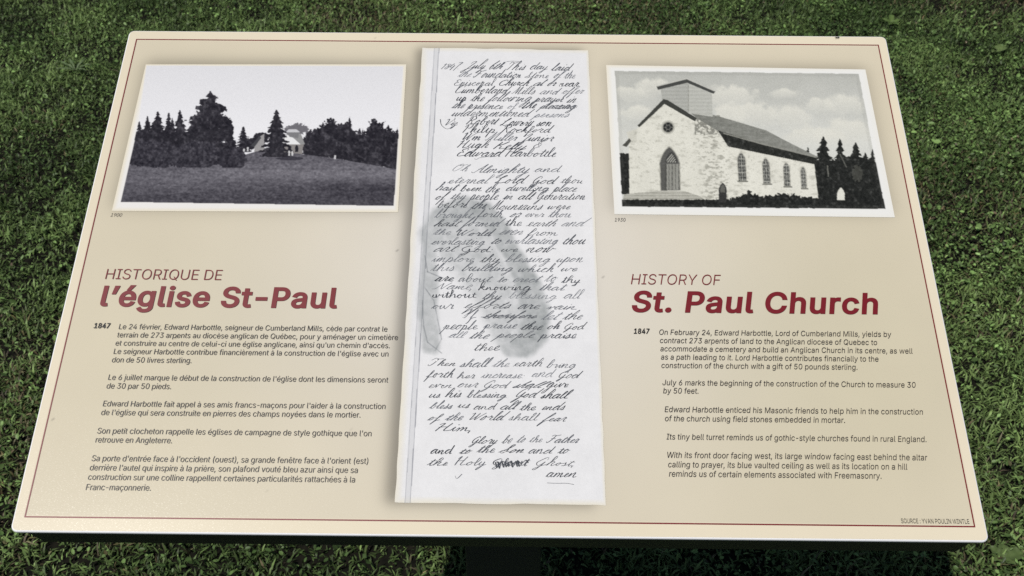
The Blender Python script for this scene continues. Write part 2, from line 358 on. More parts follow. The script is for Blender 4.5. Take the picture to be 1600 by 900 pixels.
# outlines of a plain sans-serif, one entry per letter: advance width and polygons (1/1000 units)
GLYPH_DATA = r'''{"'":[206,[[[78,318],[70,509],[136,509],[128,318]]]],
"(":[273,[[[89,207],[90,244],[94,283],[101,324],[107,354],[114,384],[122,413],[132,441],[145,477],[160,510],[177,539],[236,539],[219,503],[204,466],[191,428],[179,390],[169,351],[161,313],[156,276],[152,241],[151,207],[152,176],[155,145],[160,115],[167,83],[177,50],[188,16],[198,-10],[209,-38],[222,-66],[236,-96],[177,-96],[156,-59],[139,-21],[124,16],[111,55],[102,93],[95,131],[90,169]]]],
")":[273,[[[37,-96],[52,-66],[64,-37],[76,-9],[86,18],[97,52],[106,85],[113,116],[118,147],[121,177],[122,207],[121,241],[117,276],[112,313],[104,351],[94,390],[82,428],[69,466],[54,503],[37,539],[97,539],[113,510],[128,477],[142,441],[151,413],[159,384],[167,354],[173,323],[179,283],[183,244],[184,207],[183,168],[178,130],[171,92],[161,53],[149,15],[134,-22],[117,-59],[97,-96]]]],
",":[188,[[[38,-119],[68,71],[137,71],[84,-119]]]],
"-":[453,[[[337,244],[337,188],[114,188],[114,244]]]],
".":[188,[[[95,-4],[83,-3],[73,1],[63,9],[55,18],[51,29],[50,41],[51,53],[55,64],[63,73],[73,81],[83,85],[95,87],[107,85],[118,81],[128,73],[135,64],[140,53],[141,41],[140,29],[135,18],[128,9],[118,1],[107,-3]]]],
"0":[453,[[[227,-7],[191,-3],[158,7],[130,24],[105,48],[85,77],[69,113],[60,144],[53,178],[49,214],[48,254],[49,294],[53,330],[60,364],[69,395],[85,431],[106,461],[130,484],[159,502],[191,512],[227,516],[262,512],[295,502],[323,484],[348,461],[368,431],[384,395],[393,364],[400,330],[404,294],[405,254],[404,214],[400,178],[393,144],[384,113],[368,77],[348,48],[323,24],[295,7],[263,-3]],[[227,50],[250,52],[271,60],[290,74],[306,92],[320,116],[330,144],[338,176],[342,213],[344,254],[342,295],[338,332],[330,365],[320,393],[306,416],[290,435],[271,449],[250,457],[227,460],[203,457],[182,449],[163,435],[147,416],[134,393],[123,365],[115,332],[111,295],[109,254],[111,213],[115,176],[123,144],[134,116],[147,92],[163,74],[182,60],[203,52]]]],
"1":[453,[[[76,0],[76,55],[391,55],[391,0]],[[276,509],[276,0],[212,0],[212,448],[209,448],[86,358],[86,427],[198,509]]]],
"2":[453,[[[64,0],[64,47],[234,229],[282,282],[294,298],[303,312],[311,327],[316,341],[319,356],[320,371],[319,389],[315,405],[308,419],[298,431],[287,441],[273,449],[258,455],[241,458],[224,460],[205,458],[188,454],[172,447],[159,438],[148,427],[139,413],[132,398],[128,381],[127,362],[66,362],[68,391],[75,418],[86,442],[102,464],[121,482],[143,496],[168,507],[196,513],[225,516],[254,513],[281,507],[306,497],[328,482],[346,465],[361,445],[372,423],[379,398],[381,372],[380,354],[377,336],[371,318],[363,299],[351,280],[336,259],[267,180],[153,60],[153,57],[389,57],[389,0]]]],
"3":[453,[[[218,-7],[188,-5],[159,1],[133,10],[108,22],[88,38],[70,57],[57,79],[48,104],[44,132],[109,132],[112,115],[118,100],[126,87],[137,76],[150,66],[165,59],[182,54],[200,51],[219,50],[239,51],[258,55],[275,61],[291,69],[304,80],[315,93],[323,108],[328,125],[329,145],[328,163],[323,180],[316,196],[306,211],[292,223],[275,234],[254,241],[229,246],[201,248],[157,248],[157,299],[288,448],[288,452],[70,452],[70,509],[372,509],[372,461],[211,278],[211,289],[247,290],[279,286],[308,276],[333,262],[354,244],[371,222],[383,198],[391,173],[393,145],[390,116],[383,90],[370,66],[354,45],[333,27],[309,12],[281,2],[251,-5]]]],
"4":[453,[[[40,105],[40,158],[247,509],[311,509],[109,166],[109,163],[413,163],[413,105]],[[282,0],[282,121],[282,146],[282,318],[343,318],[343,0]]]],
"5":[453,[[[221,-7],[192,-5],[165,1],[140,11],[118,25],[99,41],[83,60],[71,82],[63,105],[60,130],[122,130],[125,115],[130,102],[138,89],[148,78],[160,68],[173,60],[188,54],[204,51],[221,50],[241,51],[259,56],[276,64],[291,75],[304,89],[314,104],[322,122],[326,141],[328,162],[326,183],[321,203],[314,221],[303,237],[290,251],[275,262],[257,270],[238,275],[218,277],[201,276],[184,273],[167,268],[152,262],[139,255],[128,246],[67,253],[96,509],[366,509],[366,452],[151,452],[134,301],[136,301],[148,311],[162,318],[178,325],[194,330],[212,333],[229,334],[252,332],[274,328],[294,321],[313,311],[330,299],[345,285],[358,269],[370,251],[379,231],[386,210],[390,187],[391,163],[388,132],[381,102],[369,76],[352,52],[332,32],[309,15],[282,3],[253,-4]]]],
"6":[453,[[[226,-7],[196,-4],[168,3],[142,15],[119,31],[100,51],[84,74],[73,101],[66,130],[64,162],[65,187],[71,212],[80,239],[93,268],[112,302],[137,340],[252,509],[322,509],[151,261],[145,261],[151,270],[157,279],[165,288],[174,295],[184,302],[196,307],[208,311],[221,313],[235,314],[265,312],[291,305],[316,295],[337,280],[355,262],[370,240],[380,215],[387,187],[389,157],[387,127],[379,98],[368,73],[352,50],[333,30],[310,14],[284,3],[257,-4]],[[226,48],[245,50],[263,55],[279,63],[293,73],[304,86],[314,101],[322,119],[326,137],[327,157],[326,178],[322,196],[314,213],[304,228],[293,241],[279,251],[263,259],[245,264],[226,265],[207,264],[190,259],[174,252],[160,241],[148,229],[138,214],[131,197],[126,179],[125,158],[126,138],[131,119],[138,102],[148,86],[160,73],[174,63],[190,55],[207,50]]]],
"7":[453,[[[97,0],[323,448],[323,452],[62,452],[62,509],[391,509],[391,449],[165,0]]]],
"8":[453,[[[226,-7],[193,-5],[163,1],[136,11],[111,25],[91,42],[74,62],[62,84],[54,109],[52,135],[53,156],[58,176],[65,195],[75,212],[87,228],[101,241],[117,252],[134,260],[153,265],[153,267],[129,276],[109,289],[93,308],[80,330],[73,354],[70,380],[73,405],[79,429],[90,450],[106,469],[124,485],[146,498],[170,508],[197,514],[226,516],[255,514],[282,508],[306,498],[328,485],[346,469],[361,450],[373,429],[379,405],[382,380],[379,354],[372,330],[359,308],[343,289],[323,276],[300,267],[300,265],[319,260],[335,252],[351,241],[365,228],[377,212],[387,195],[395,176],[399,156],[401,135],[398,109],[391,84],[378,62],[362,42],[341,25],[317,11],[289,1],[259,-5]],[[226,49],[248,50],[267,54],[285,60],[300,69],[313,79],[323,91],[331,106],[335,121],[337,139],[335,157],[330,173],[322,189],[312,202],[298,213],[283,223],[265,230],[247,234],[226,235],[206,234],[187,230],[169,223],[154,213],[140,202],[130,189],[122,173],[117,157],[115,139],[117,121],[121,106],[129,91],[139,79],[152,69],[167,60],[185,54],[205,50]],[[226,290],[244,291],[260,294],[274,300],[287,308],[298,318],[307,330],[314,344],[318,359],[319,376],[318,392],[314,407],[308,420],[299,432],[288,442],[275,449],[260,455],[244,459],[226,460],[208,459],[192,455],[177,449],[164,442],[153,432],[145,420],[138,407],[134,392],[133,376],[134,359],[138,344],[145,330],[154,318],[165,308],[178,300],[193,294],[209,291]]]],
"9":[453,[[[226,516],[256,513],[285,506],[310,494],[333,478],[352,458],[368,434],[380,408],[387,378],[389,347],[387,322],[382,296],[373,270],[359,240],[340,207],[315,168],[200,0],[130,0],[301,248],[307,248],[302,238],[295,229],[287,221],[278,214],[268,207],[257,202],[245,198],[232,195],[218,195],[188,197],[161,203],[137,214],[116,229],[98,247],[83,269],[72,294],[66,321],[64,352],[66,382],[73,411],[85,436],[101,459],[120,479],[143,494],[168,506],[196,513]],[[226,460],[207,459],[190,454],[174,446],[160,435],[148,423],[138,407],[131,390],[127,372],[125,352],[127,331],[131,313],[138,295],[148,280],[160,268],[174,257],[190,250],[207,245],[226,243],[245,245],[263,249],[279,257],[293,267],[305,280],[314,295],[322,312],[326,330],[327,350],[326,371],[322,390],[314,407],[305,422],[293,435],[279,446],[263,454],[245,459]]]],
":":[188,[[[95,-4],[83,-3],[73,1],[63,9],[55,18],[51,29],[50,41],[51,53],[55,64],[63,73],[73,81],[83,85],[95,87],[107,85],[118,81],[128,73],[135,64],[140,53],[141,41],[140,29],[135,18],[128,9],[118,1],[107,-3]],[[95,271],[83,272],[73,277],[63,284],[55,294],[51,304],[50,316],[51,328],[55,339],[63,349],[73,356],[83,360],[95,362],[107,360],[118,356],[128,349],[135,339],[140,328],[141,316],[140,304],[135,294],[128,284],[118,277],[107,272]]]],
"A":[480,[[[16,0],[201,509],[276,509],[463,0],[395,0],[287,302],[264,372],[232,478],[245,478],[213,371],[191,302],[85,0]],[[110,142],[110,199],[370,199],[370,142]]]],
"B":[456,[[[60,0],[60,509],[241,509],[274,507],[304,501],[329,491],[350,477],[367,461],[381,442],[390,421],[396,398],[398,374],[397,353],[393,336],[387,320],[378,307],[368,295],[356,286],[343,278],[329,272],[315,267],[315,262],[331,260],[347,254],[363,245],[378,234],[391,220],[402,203],[411,184],[416,161],[418,136],[416,111],[410,88],[400,67],[386,48],[368,31],[344,18],[317,8],[284,2],[247,0]],[[125,57],[245,57],[281,60],[309,67],[330,80],[344,96],[353,115],[355,137],[354,153],[350,169],[342,184],[333,197],[320,209],[306,218],[289,225],[269,229],[248,231],[125,231]],[[125,285],[238,285],[256,287],[273,290],[288,296],[302,304],[314,314],[323,326],[330,340],[335,355],[336,372],[333,393],[326,412],[313,429],[294,442],[270,449],[240,452],[125,452]]]],
"C":[510,[[[267,-7],[235,-5],[205,1],[177,11],[150,25],[126,42],[104,63],[86,88],[70,115],[57,146],[48,179],[42,215],[40,254],[42,293],[48,329],[57,362],[70,393],[86,421],[104,445],[126,466],[150,484],[177,498],[205,508],[235,514],[267,516],[293,514],[317,511],[340,504],[362,496],[383,485],[402,471],[419,456],[435,438],[448,418],[459,397],[467,373],[473,348],[408,348],[404,365],[397,380],[389,395],[380,407],[369,418],[357,428],[344,437],[330,444],[315,449],[300,453],[284,455],[267,456],[237,453],[209,445],[184,432],[161,414],[141,391],[125,364],[113,332],[106,295],[103,254],[106,213],[113,177],[125,145],[141,117],[161,94],[184,76],[210,63],[237,56],[267,53],[284,54],[300,56],[315,60],[330,65],[344,72],[357,81],[369,90],[380,102],[389,114],[397,128],[404,144],[408,160],[473,160],[467,135],[459,112],[448,91],[435,71],[420,53],[402,38],[383,24],[363,13],[341,5],[317,-2],[293,-6]]]],
"D":[502,[[[219,0],[96,0],[96,57],[215,57],[254,60],[288,68],[318,81],[343,99],[363,122],[379,149],[390,181],[397,216],[399,255],[397,294],[390,329],[379,361],[364,388],[344,410],[320,428],[291,441],[258,449],[221,452],[93,452],[93,509],[225,509],[261,507],[294,501],[325,492],[353,478],[385,455],[412,426],[433,391],[446,361],[455,329],[460,293],[462,255],[460,217],[455,181],[446,149],[433,119],[417,92],[398,68],[376,48],[351,31],[322,17],[291,8],[256,2]],[[125,509],[125,0],[60,0],[60,509]]]],
"E":[419,[[[60,0],[60,509],[372,509],[372,452],[125,452],[125,286],[355,286],[355,229],[125,229],[125,57],[375,57],[375,0]]]],
"F":[410,[[[60,0],[60,509],[369,509],[369,452],[125,452],[125,278],[346,278],[346,221],[125,221],[125,0]]]],
"H":[517,[[[60,0],[60,509],[125,509],[125,289],[392,289],[392,509],[457,509],[457,0],[392,0],[392,232],[125,232],[125,0]]]],
"I":[300,[[[31,0],[31,57],[118,57],[118,452],[31,452],[31,509],[269,509],[269,452],[183,452],[183,57],[269,57],[269,0]]]],
"J":[396,[[[185,-7],[143,-2],[106,11],[75,33],[57,55],[44,81],[36,111],[33,145],[33,173],[98,173],[98,145],[100,117],[108,93],[122,74],[139,61],[160,53],[185,50],[209,53],[230,61],[248,74],[261,93],[269,117],[272,145],[272,509],[336,509],[336,145],[334,111],[326,81],[313,55],[294,33],[263,11],[227,-2]]]],
"K":[467,[[[104,145],[104,216],[139,261],[174,303],[212,344],[364,509],[448,509],[231,276],[228,276]],[[60,0],[60,509],[125,509],[125,334],[124,225],[125,193],[125,0]],[[372,0],[188,259],[228,309],[449,0]]]],
"L":[393,[[[60,0],[60,509],[125,509],[125,57],[361,57],[361,0]]]],
"M":[628,[[[60,0],[60,509],[152,509],[277,187],[287,159],[299,123],[311,84],[322,49],[307,49],[318,83],[330,121],[342,158],[352,187],[476,509],[568,509],[568,0],[504,0],[504,291],[504,327],[505,369],[506,413],[507,457],[513,457],[498,409],[482,363],[467,322],[456,291],[342,0],[286,0],[170,291],[159,321],[145,361],[129,408],[112,457],[119,457],[120,416],[121,372],[122,328],[122,291],[122,0]]]],
"N":[523,[[[60,0],[60,509],[136,509],[343,183],[363,151],[388,107],[414,55],[405,54],[401,108],[399,157],[399,195],[399,509],[463,509],[463,0],[387,0],[202,290],[177,331],[148,381],[108,452],[119,454],[122,384],[124,328],[125,291],[125,0]]]],
"O":[533,[[[267,-7],[235,-5],[205,1],[177,11],[150,25],[126,42],[105,63],[86,88],[70,115],[57,146],[48,179],[42,215],[40,254],[42,293],[48,329],[57,362],[70,393],[86,421],[105,445],[126,466],[150,484],[177,498],[205,508],[235,514],[267,516],[299,514],[329,508],[357,498],[384,484],[408,466],[429,445],[448,421],[464,393],[477,362],[486,329],[491,293],[493,254],[491,215],[486,179],[477,146],[464,115],[448,88],[429,63],[408,42],[384,25],[357,11],[329,1],[299,-5]],[[267,53],[296,55],[324,63],[349,76],[372,94],[392,116],[408,144],[420,176],[428,213],[430,254],[428,295],[420,332],[408,365],[392,392],[372,415],[349,433],[324,446],[296,453],[267,456],[237,453],[210,445],[184,433],[161,415],[142,392],[125,364],[113,332],[106,295],[103,254],[106,213],[113,176],[125,144],[142,117],[161,94],[184,76],[210,63],[237,55]]]],
"P":[445,[[[60,0],[60,509],[235,509],[272,506],[305,499],[332,487],[356,471],[375,452],[390,430],[400,404],[407,377],[409,348],[407,318],[400,291],[390,265],[375,243],[356,223],[332,207],[305,195],[272,188],[235,186],[109,186],[109,242],[233,242],[257,244],[279,248],[297,256],[312,266],[324,279],[333,294],[339,310],[343,328],[344,348],[343,367],[339,385],[333,402],[324,416],[312,428],[297,439],[279,446],[257,451],[232,452],[125,452],[125,0]]]],
"Q":[533,[[[245,159],[313,159],[369,85],[384,65],[468,-48],[401,-48],[346,27],[331,46]],[[267,-7],[235,-5],[205,1],[177,11],[150,25],[126,42],[105,63],[86,88],[70,115],[57,146],[48,179],[42,215],[40,254],[42,293],[48,329],[57,362],[70,393],[86,421],[105,445],[126,466],[150,484],[177,498],[205,508],[235,514],[267,516],[299,514],[329,508],[357,498],[384,484],[408,466],[429,445],[448,421],[464,393],[477,362],[486,329],[491,293],[493,254],[491,215],[486,179],[477,146],[464,115],[448,88],[429,63],[408,42],[384,25],[357,11],[329,1],[299,-5]],[[267,53],[296,55],[324,63],[349,76],[372,94],[392,116],[408,144],[420,176],[428,213],[430,254],[428,295],[420,332],[408,365],[392,392],[372,415],[349,433],[324,446],[296,453],[267,456],[237,453],[210,445],[184,433],[161,415],[142,392],[125,364],[113,332],[106,295],[103,254],[106,213],[113,176],[125,144],[142,117],[161,94],[184,76],[210,63],[237,55]]]],
"R":[449,[[[60,0],[60,509],[236,509],[273,506],[305,500],[333,489],[356,473],[376,455],[390,433],[401,408],[407,381],[409,352],[407,323],[401,296],[390,271],[376,250],[356,232],[333,217],[305,206],[273,200],[236,198],[96,198],[96,255],[234,255],[258,256],[280,260],[298,267],[313,276],[325,287],[334,300],[340,316],[344,333],[345,352],[344,371],[340,389],[334,405],[325,419],[313,430],[298,440],[279,446],[258,451],[233,452],[125,452],[125,0]],[[353,0],[230,229],[303,229],[428,0]]]],
"S":[447,[[[224,-9],[188,-7],[156,-1],[128,9],[102,23],[81,40],[64,60],[51,83],[42,109],[38,137],[104,137],[108,118],[114,102],[123,88],[136,76],[150,66],[166,59],[185,53],[204,50],[224,49],[246,50],[267,54],[286,60],[303,69],[317,79],[329,92],[338,106],[344,122],[346,139],[344,154],[340,168],[332,179],[322,189],[310,197],[296,205],[245,222],[184,239],[145,253],[112,269],[86,289],[67,313],[56,341],[52,372],[54,400],[62,425],[75,448],[92,468],[113,484],[138,498],[165,508],[195,514],[227,516],[259,514],[289,508],[316,498],[340,484],[360,468],[377,449],[390,427],[398,403],[401,378],[337,378],[332,402],[320,421],[302,437],[280,449],[254,456],[225,459],[204,457],[185,454],[167,448],[152,440],[139,430],[129,418],[121,405],[117,391],[115,376],[117,359],[122,345],[131,334],[142,324],[155,315],[169,308],[212,293],[264,279],[312,264],[328,256],[344,248],[359,238],[372,226],[384,213],[395,198],[402,180],[407,161],[408,139],[406,112],[399,87],[386,64],[370,43],[349,25],[323,11],[294,0],[261,-7]]]],
"T":[449,[[[32,452],[32,509],[417,509],[417,452],[257,452],[257,0],[193,0],[193,452]]]],
"U":[517,[[[259,-8],[220,-6],[186,2],[154,15],[126,33],[103,55],[85,80],[71,108],[63,140],[60,173],[60,509],[124,509],[124,178],[126,155],[132,133],[141,113],[153,95],[169,80],[187,68],[208,59],[232,53],[259,52],[285,53],[309,59],[331,68],[349,80],[364,95],[377,113],[385,133],[391,155],[393,178],[393,509],[457,509],[457,173],[454,140],[446,108],[433,80],[414,55],[391,33],[363,15],[332,2],[297,-6]]]],
"V":[480,[[[204,0],[16,509],[84,509],[192,206],[215,137],[248,31],[235,31],[267,138],[290,206],[395,509],[463,509],[278,0]]]],
"W":[686,[[[155,0],[16,509],[82,509],[163,196],[175,145],[187,94],[197,40],[189,40],[200,94],[211,145],[224,196],[306,509],[380,509],[462,196],[474,145],[486,94],[497,40],[488,40],[499,94],[510,145],[523,196],[603,509],[670,509],[530,0],[455,0],[368,323],[351,391],[336,475],[350,475],[335,395],[318,323],[230,0]]]],
"X":[474,[[[18,0],[217,284],[217,236],[29,509],[104,509],[178,400],[204,361],[223,329],[243,292],[232,292],[252,329],[272,361],[298,400],[374,509],[446,509],[259,239],[259,287],[456,0],[382,0],[292,129],[268,165],[250,195],[230,231],[244,231],[225,196],[206,166],[182,129],[91,0]]]],
"Y":[472,[[[203,0],[203,208],[16,509],[91,509],[192,344],[222,292],[250,230],[224,230],[251,293],[280,344],[381,509],[455,509],[268,208],[268,0]]]],
"a":[389,[[[160,-9],[137,-7],[115,-3],[94,5],[76,15],[60,29],[48,45],[38,63],[32,84],[30,108],[32,128],[36,146],[43,161],[53,174],[64,184],[78,193],[92,200],[108,206],[125,211],[178,220],[234,227],[247,229],[257,231],[265,235],[271,240],[274,246],[276,255],[276,257],[275,272],[272,285],[267,297],[260,307],[251,315],[240,322],[227,327],[212,330],[196,331],[178,330],[163,327],[149,322],[137,316],[127,309],[118,301],[110,292],[104,283],[100,274],[41,291],[51,313],[64,331],[79,346],[95,358],[114,368],[133,375],[153,380],[173,383],[194,384],[239,379],[255,375],[271,369],[286,360],[300,350],[312,336],[322,320],[330,301],[335,278],[337,251],[337,0],[277,0],[277,52],[272,52],[252,25],[242,16],[229,8],[215,1],[199,-4],[181,-7]],[[170,45],[192,47],[211,51],[228,59],[242,68],[254,80],[263,93],[270,108],[274,122],[276,138],[276,190],[259,182],[231,176],[200,171],[175,168],[134,159],[122,153],[112,147],[103,139],[97,130],[93,118],[92,105],[93,93],[96,82],[102,72],[109,64],[119,57],[130,52],[142,48],[156,46]]]],
"b":[424,[[[229,-8],[208,-7],[189,-3],[172,4],[159,12],[147,21],[138,31],[118,59],[112,59],[112,0],[53,0],[53,509],[114,509],[114,319],[118,319],[137,346],[147,355],[158,364],[171,373],[188,379],[207,383],[229,384],[259,382],[287,374],[313,361],[335,342],[354,320],[370,293],[381,261],[388,227],[390,189],[388,151],[381,116],[370,84],[355,57],[336,34],[313,16],[288,3],[260,-6]],[[220,47],[242,49],[262,55],[279,66],[294,80],[306,97],[316,117],[323,139],[327,163],[328,189],[327,215],[323,239],[316,261],[307,281],[295,298],[280,311],[262,322],[243,328],[220,330],[198,328],[178,322],[161,312],[147,299],[134,282],[125,263],[118,241],[114,216],[113,189],[114,162],[118,138],[125,115],[135,95],[147,78],[162,65],[179,55],[198,49]]]],
"c":[396,[[[207,-8],[174,-5],[144,3],[117,16],[93,35],[72,58],[56,85],[44,116],[37,150],[34,187],[37,225],[44,260],[56,291],[72,318],[93,341],[117,360],[144,374],[174,382],[207,384],[226,384],[243,381],[260,377],[276,371],[291,364],[305,356],[318,346],[330,335],[340,322],[349,308],[356,293],[362,277],[303,262],[290,289],[270,311],[242,325],[207,330],[184,328],[163,321],[145,310],[130,296],[118,278],[108,258],[102,236],[98,212],[96,187],[98,163],[102,139],[108,117],[118,97],[130,80],[145,66],[163,55],[184,49],[207,46],[243,52],[271,66],[292,89],[304,117],[363,102],[357,86],[350,70],[341,56],[331,43],[319,32],[306,21],[292,12],[277,5],[261,-1],[244,-5],[226,-7]]]],
"d":[424,[[[195,-8],[165,-6],[137,3],[111,16],[89,34],[70,57],[55,84],[43,116],[36,151],[34,189],[36,227],[43,261],[55,293],[70,320],[89,342],[112,361],[137,374],[165,382],[196,384],[218,383],[237,379],[253,373],[267,364],[278,355],[287,346],[306,319],[311,319],[311,509],[372,509],[372,0],[313,0],[313,59],[307,59],[287,31],[277,21],[266,12],[252,4],[236,-3],[217,-7]],[[205,47],[226,49],[246,55],[263,65],[278,78],[290,95],[299,115],[306,138],[310,162],[312,189],[310,216],[306,241],[300,263],[290,282],[278,299],[263,312],[246,322],[227,328],[205,330],[182,328],[162,322],[145,311],[130,298],[118,281],[108,261],[102,239],[98,215],[96,189],[98,163],[102,139],[109,117],[118,97],[130,80],[145,66],[162,55],[182,49]]]],
"e":[404,[[[212,-8],[177,-5],[145,3],[117,16],[92,35],[72,58],[56,85],[44,116],[37,150],[34,187],[36,224],[44,258],[55,290],[71,317],[91,340],[115,359],[142,373],[172,382],[205,384],[226,383],[246,380],[266,374],[285,366],[303,355],[319,341],[334,324],[347,305],[357,282],[365,256],[370,227],[371,194],[371,169],[75,169],[75,221],[338,221],[310,202],[308,226],[304,248],[298,269],[288,286],[277,301],[263,314],[246,323],[227,328],[205,330],[183,328],[164,323],[146,313],[131,301],[119,286],[109,270],[102,251],[97,231],[96,211],[96,178],[98,151],[102,127],[110,106],[121,88],[135,73],[151,61],[169,53],[190,48],[212,46],[227,47],[241,49],[254,53],[265,58],[276,65],[285,73],[294,82],[300,93],[306,105],[365,91],[358,72],[348,55],[335,39],[320,26],[302,14],[283,4],[261,-3],[237,-7]]]],
"f":[254,[[[228,379],[228,327],[6,327],[6,379]],[[81,0],[81,432],[82,452],[87,470],[96,486],[107,499],[120,510],[135,519],[152,525],[169,529],[187,530],[222,527],[243,521],[227,468],[215,472],[195,474],[178,472],[164,468],[154,460],[147,449],[143,435],[142,419],[142,0]]]],
"g":[425,[[[207,-151],[180,-149],[156,-146],[134,-140],[114,-132],[97,-122],[82,-110],[70,-97],[59,-84],[51,-69],[101,-41],[122,-66],[131,-74],[142,-82],[154,-88],[169,-93],[187,-96],[207,-97],[236,-95],[261,-87],[282,-75],[298,-58],[308,-34],[311,-6],[311,68],[306,68],[287,41],[277,32],[266,23],[252,16],[236,10],[217,6],[195,5],[165,7],[138,14],[113,27],[90,43],[71,65],[55,90],[43,120],[36,154],[34,191],[36,229],[43,263],[55,293],[71,320],[90,342],[112,361],[138,374],[166,382],[196,384],[218,383],[237,379],[253,373],[267,365],[279,356],[288,346],[308,319],[313,319],[313,379],[372,379],[372,-9],[370,-40],[363,-67],[350,-90],[334,-109],[314,-124],[291,-136],[265,-144],[237,-149]],[[205,59],[227,61],[246,66],[264,75],[278,87],[290,103],[300,121],[307,142],[311,166],[312,193],[311,219],[307,242],[300,264],[291,283],[279,299],[264,312],[247,322],[227,328],[205,330],[182,328],[163,322],[145,312],[130,298],[118,282],[109,262],[102,241],[98,218],[96,193],[98,167],[102,144],[109,123],[118,104],[131,88],[145,76],[163,66],[183,61]]]],
"h":[410,[[[114,227],[114,0],[53,0],[53,509],[114,509],[114,287],[102,287],[116,319],[132,344],[152,362],[175,374],[200,382],[227,384],[252,383],[275,377],[295,369],[313,356],[328,340],[341,321],[350,298],[355,271],[357,240],[357,0],[296,0],[296,235],[293,263],[286,286],[273,304],[256,318],[235,326],[210,329],[192,328],[176,324],[161,317],[147,308],[136,297],[126,283],[119,266],[115,248]]]],
"i":[167,[[[53,0],[53,379],[114,379],[114,0]],[[84,443],[73,444],[63,448],[54,455],[47,463],[43,472],[41,483],[43,494],[47,504],[54,512],[63,518],[73,522],[84,524],[95,522],[105,518],[114,512],[121,504],[125,494],[126,483],[125,472],[121,463],[114,455],[105,448],[95,444]]]],
"j":[167,[[[53,379],[114,379],[114,-30],[112,-52],[108,-72],[102,-90],[92,-106],[80,-119],[65,-129],[47,-137],[27,-141],[4,-143],[-10,-143],[-10,-87],[2,-87],[18,-85],[31,-80],[40,-72],[47,-61],[51,-46],[53,-29]],[[83,443],[72,444],[62,448],[53,455],[47,463],[42,472],[41,483],[42,494],[47,504],[53,512],[62,518],[72,522],[83,524],[95,522],[105,518],[114,512],[120,504],[125,494],[126,483],[125,472],[120,463],[114,455],[105,448],[95,444]]]],
"k":[381,[[[110,137],[110,212],[121,212],[284,379],[360,379],[184,199],[177,199]],[[53,0],[53,509],[114,509],[114,0]],[[294,0],[148,186],[191,229],[372,0]]]],
"l":[189,[[[139,-2],[112,0],[91,8],[74,20],[62,37],[55,59],[53,84],[53,509],[114,509],[114,99],[114,83],[117,71],[120,62],[126,57],[135,53],[146,52],[160,53],[170,54],[181,3],[162,-1]]]],
"m":[610,[[[53,0],[53,379],[112,379],[112,295],[108,295],[114,314],[122,331],[132,346],[144,358],[158,368],[172,376],[187,382],[203,385],[219,386],[245,383],[268,375],[287,361],[303,342],[314,320],[321,295],[312,295],[318,312],[326,329],[337,343],[350,356],[364,366],[381,375],[398,381],[417,385],[437,386],[458,385],[478,380],[497,372],[514,361],[529,346],[541,328],[550,307],[555,283],[557,255],[557,0],[496,0],[496,254],[493,279],[485,298],[473,313],[456,323],[438,329],[419,330],[402,329],[387,326],[374,320],[363,312],[353,302],[345,290],[340,277],[336,263],[335,247],[335,0],[274,0],[274,260],[272,280],[265,297],[253,311],[238,322],[220,328],[199,330],[185,329],[171,326],[158,320],[145,312],[135,302],[126,289],[119,274],[115,257],[114,238],[114,0]]]],
"n":[410,[[[114,227],[114,0],[53,0],[53,379],[112,379],[112,287],[102,287],[116,319],[132,344],[152,362],[175,374],[200,382],[227,384],[252,383],[275,377],[295,369],[313,356],[328,340],[341,321],[350,298],[355,271],[357,240],[357,0],[296,0],[296,235],[293,263],[286,286],[273,304],[256,318],[235,326],[210,329],[192,328],[176,324],[161,317],[147,308],[136,297],[126,283],[119,266],[115,248]]]],
"o":[415,[[[207,-8],[174,-5],[144,3],[117,16],[93,35],[72,58],[56,85],[44,116],[37,150],[34,187],[37,225],[44,260],[56,291],[72,318],[93,341],[117,360],[144,374],[174,382],[207,384],[241,382],[271,374],[299,360],[323,341],[343,318],[359,291],[371,260],[379,225],[381,187],[379,150],[371,116],[359,85],[343,58],[323,35],[299,16],[271,3],[241,-5]],[[207,46],[231,49],[252,55],[270,66],[285,80],[298,97],[307,117],[314,139],[318,163],[319,187],[318,212],[314,236],[307,258],[298,278],[285,296],[270,310],[252,321],[231,328],[207,330],[184,328],[163,321],[145,310],[130,296],[118,278],[108,258],[102,236],[98,212],[96,187],[98,163],[102,139],[108,117],[118,97],[130,80],[145,66],[163,55],[184,49]]]],
"p":[424,[[[53,-143],[53,379],[112,379],[112,319],[118,319],[137,346],[147,355],[158,364],[171,373],[188,379],[207,383],[229,384],[259,382],[287,374],[313,361],[335,342],[354,320],[370,293],[381,261],[388,227],[390,189],[388,151],[381,116],[370,84],[355,57],[336,34],[313,16],[288,3],[260,-6],[229,-8],[208,-7],[189,-3],[173,4],[159,12],[147,21],[138,31],[118,59],[114,59],[114,-143]],[[220,47],[242,49],[262,55],[279,66],[294,80],[306,97],[316,117],[323,139],[327,163],[328,189],[327,215],[323,239],[316,261],[307,281],[295,298],[280,311],[262,322],[243,328],[220,330],[198,328],[178,322],[161,312],[147,299],[134,282],[125,263],[118,241],[114,216],[113,189],[114,162],[118,138],[125,115],[135,95],[147,78],[162,65],[179,55],[198,49]]]],
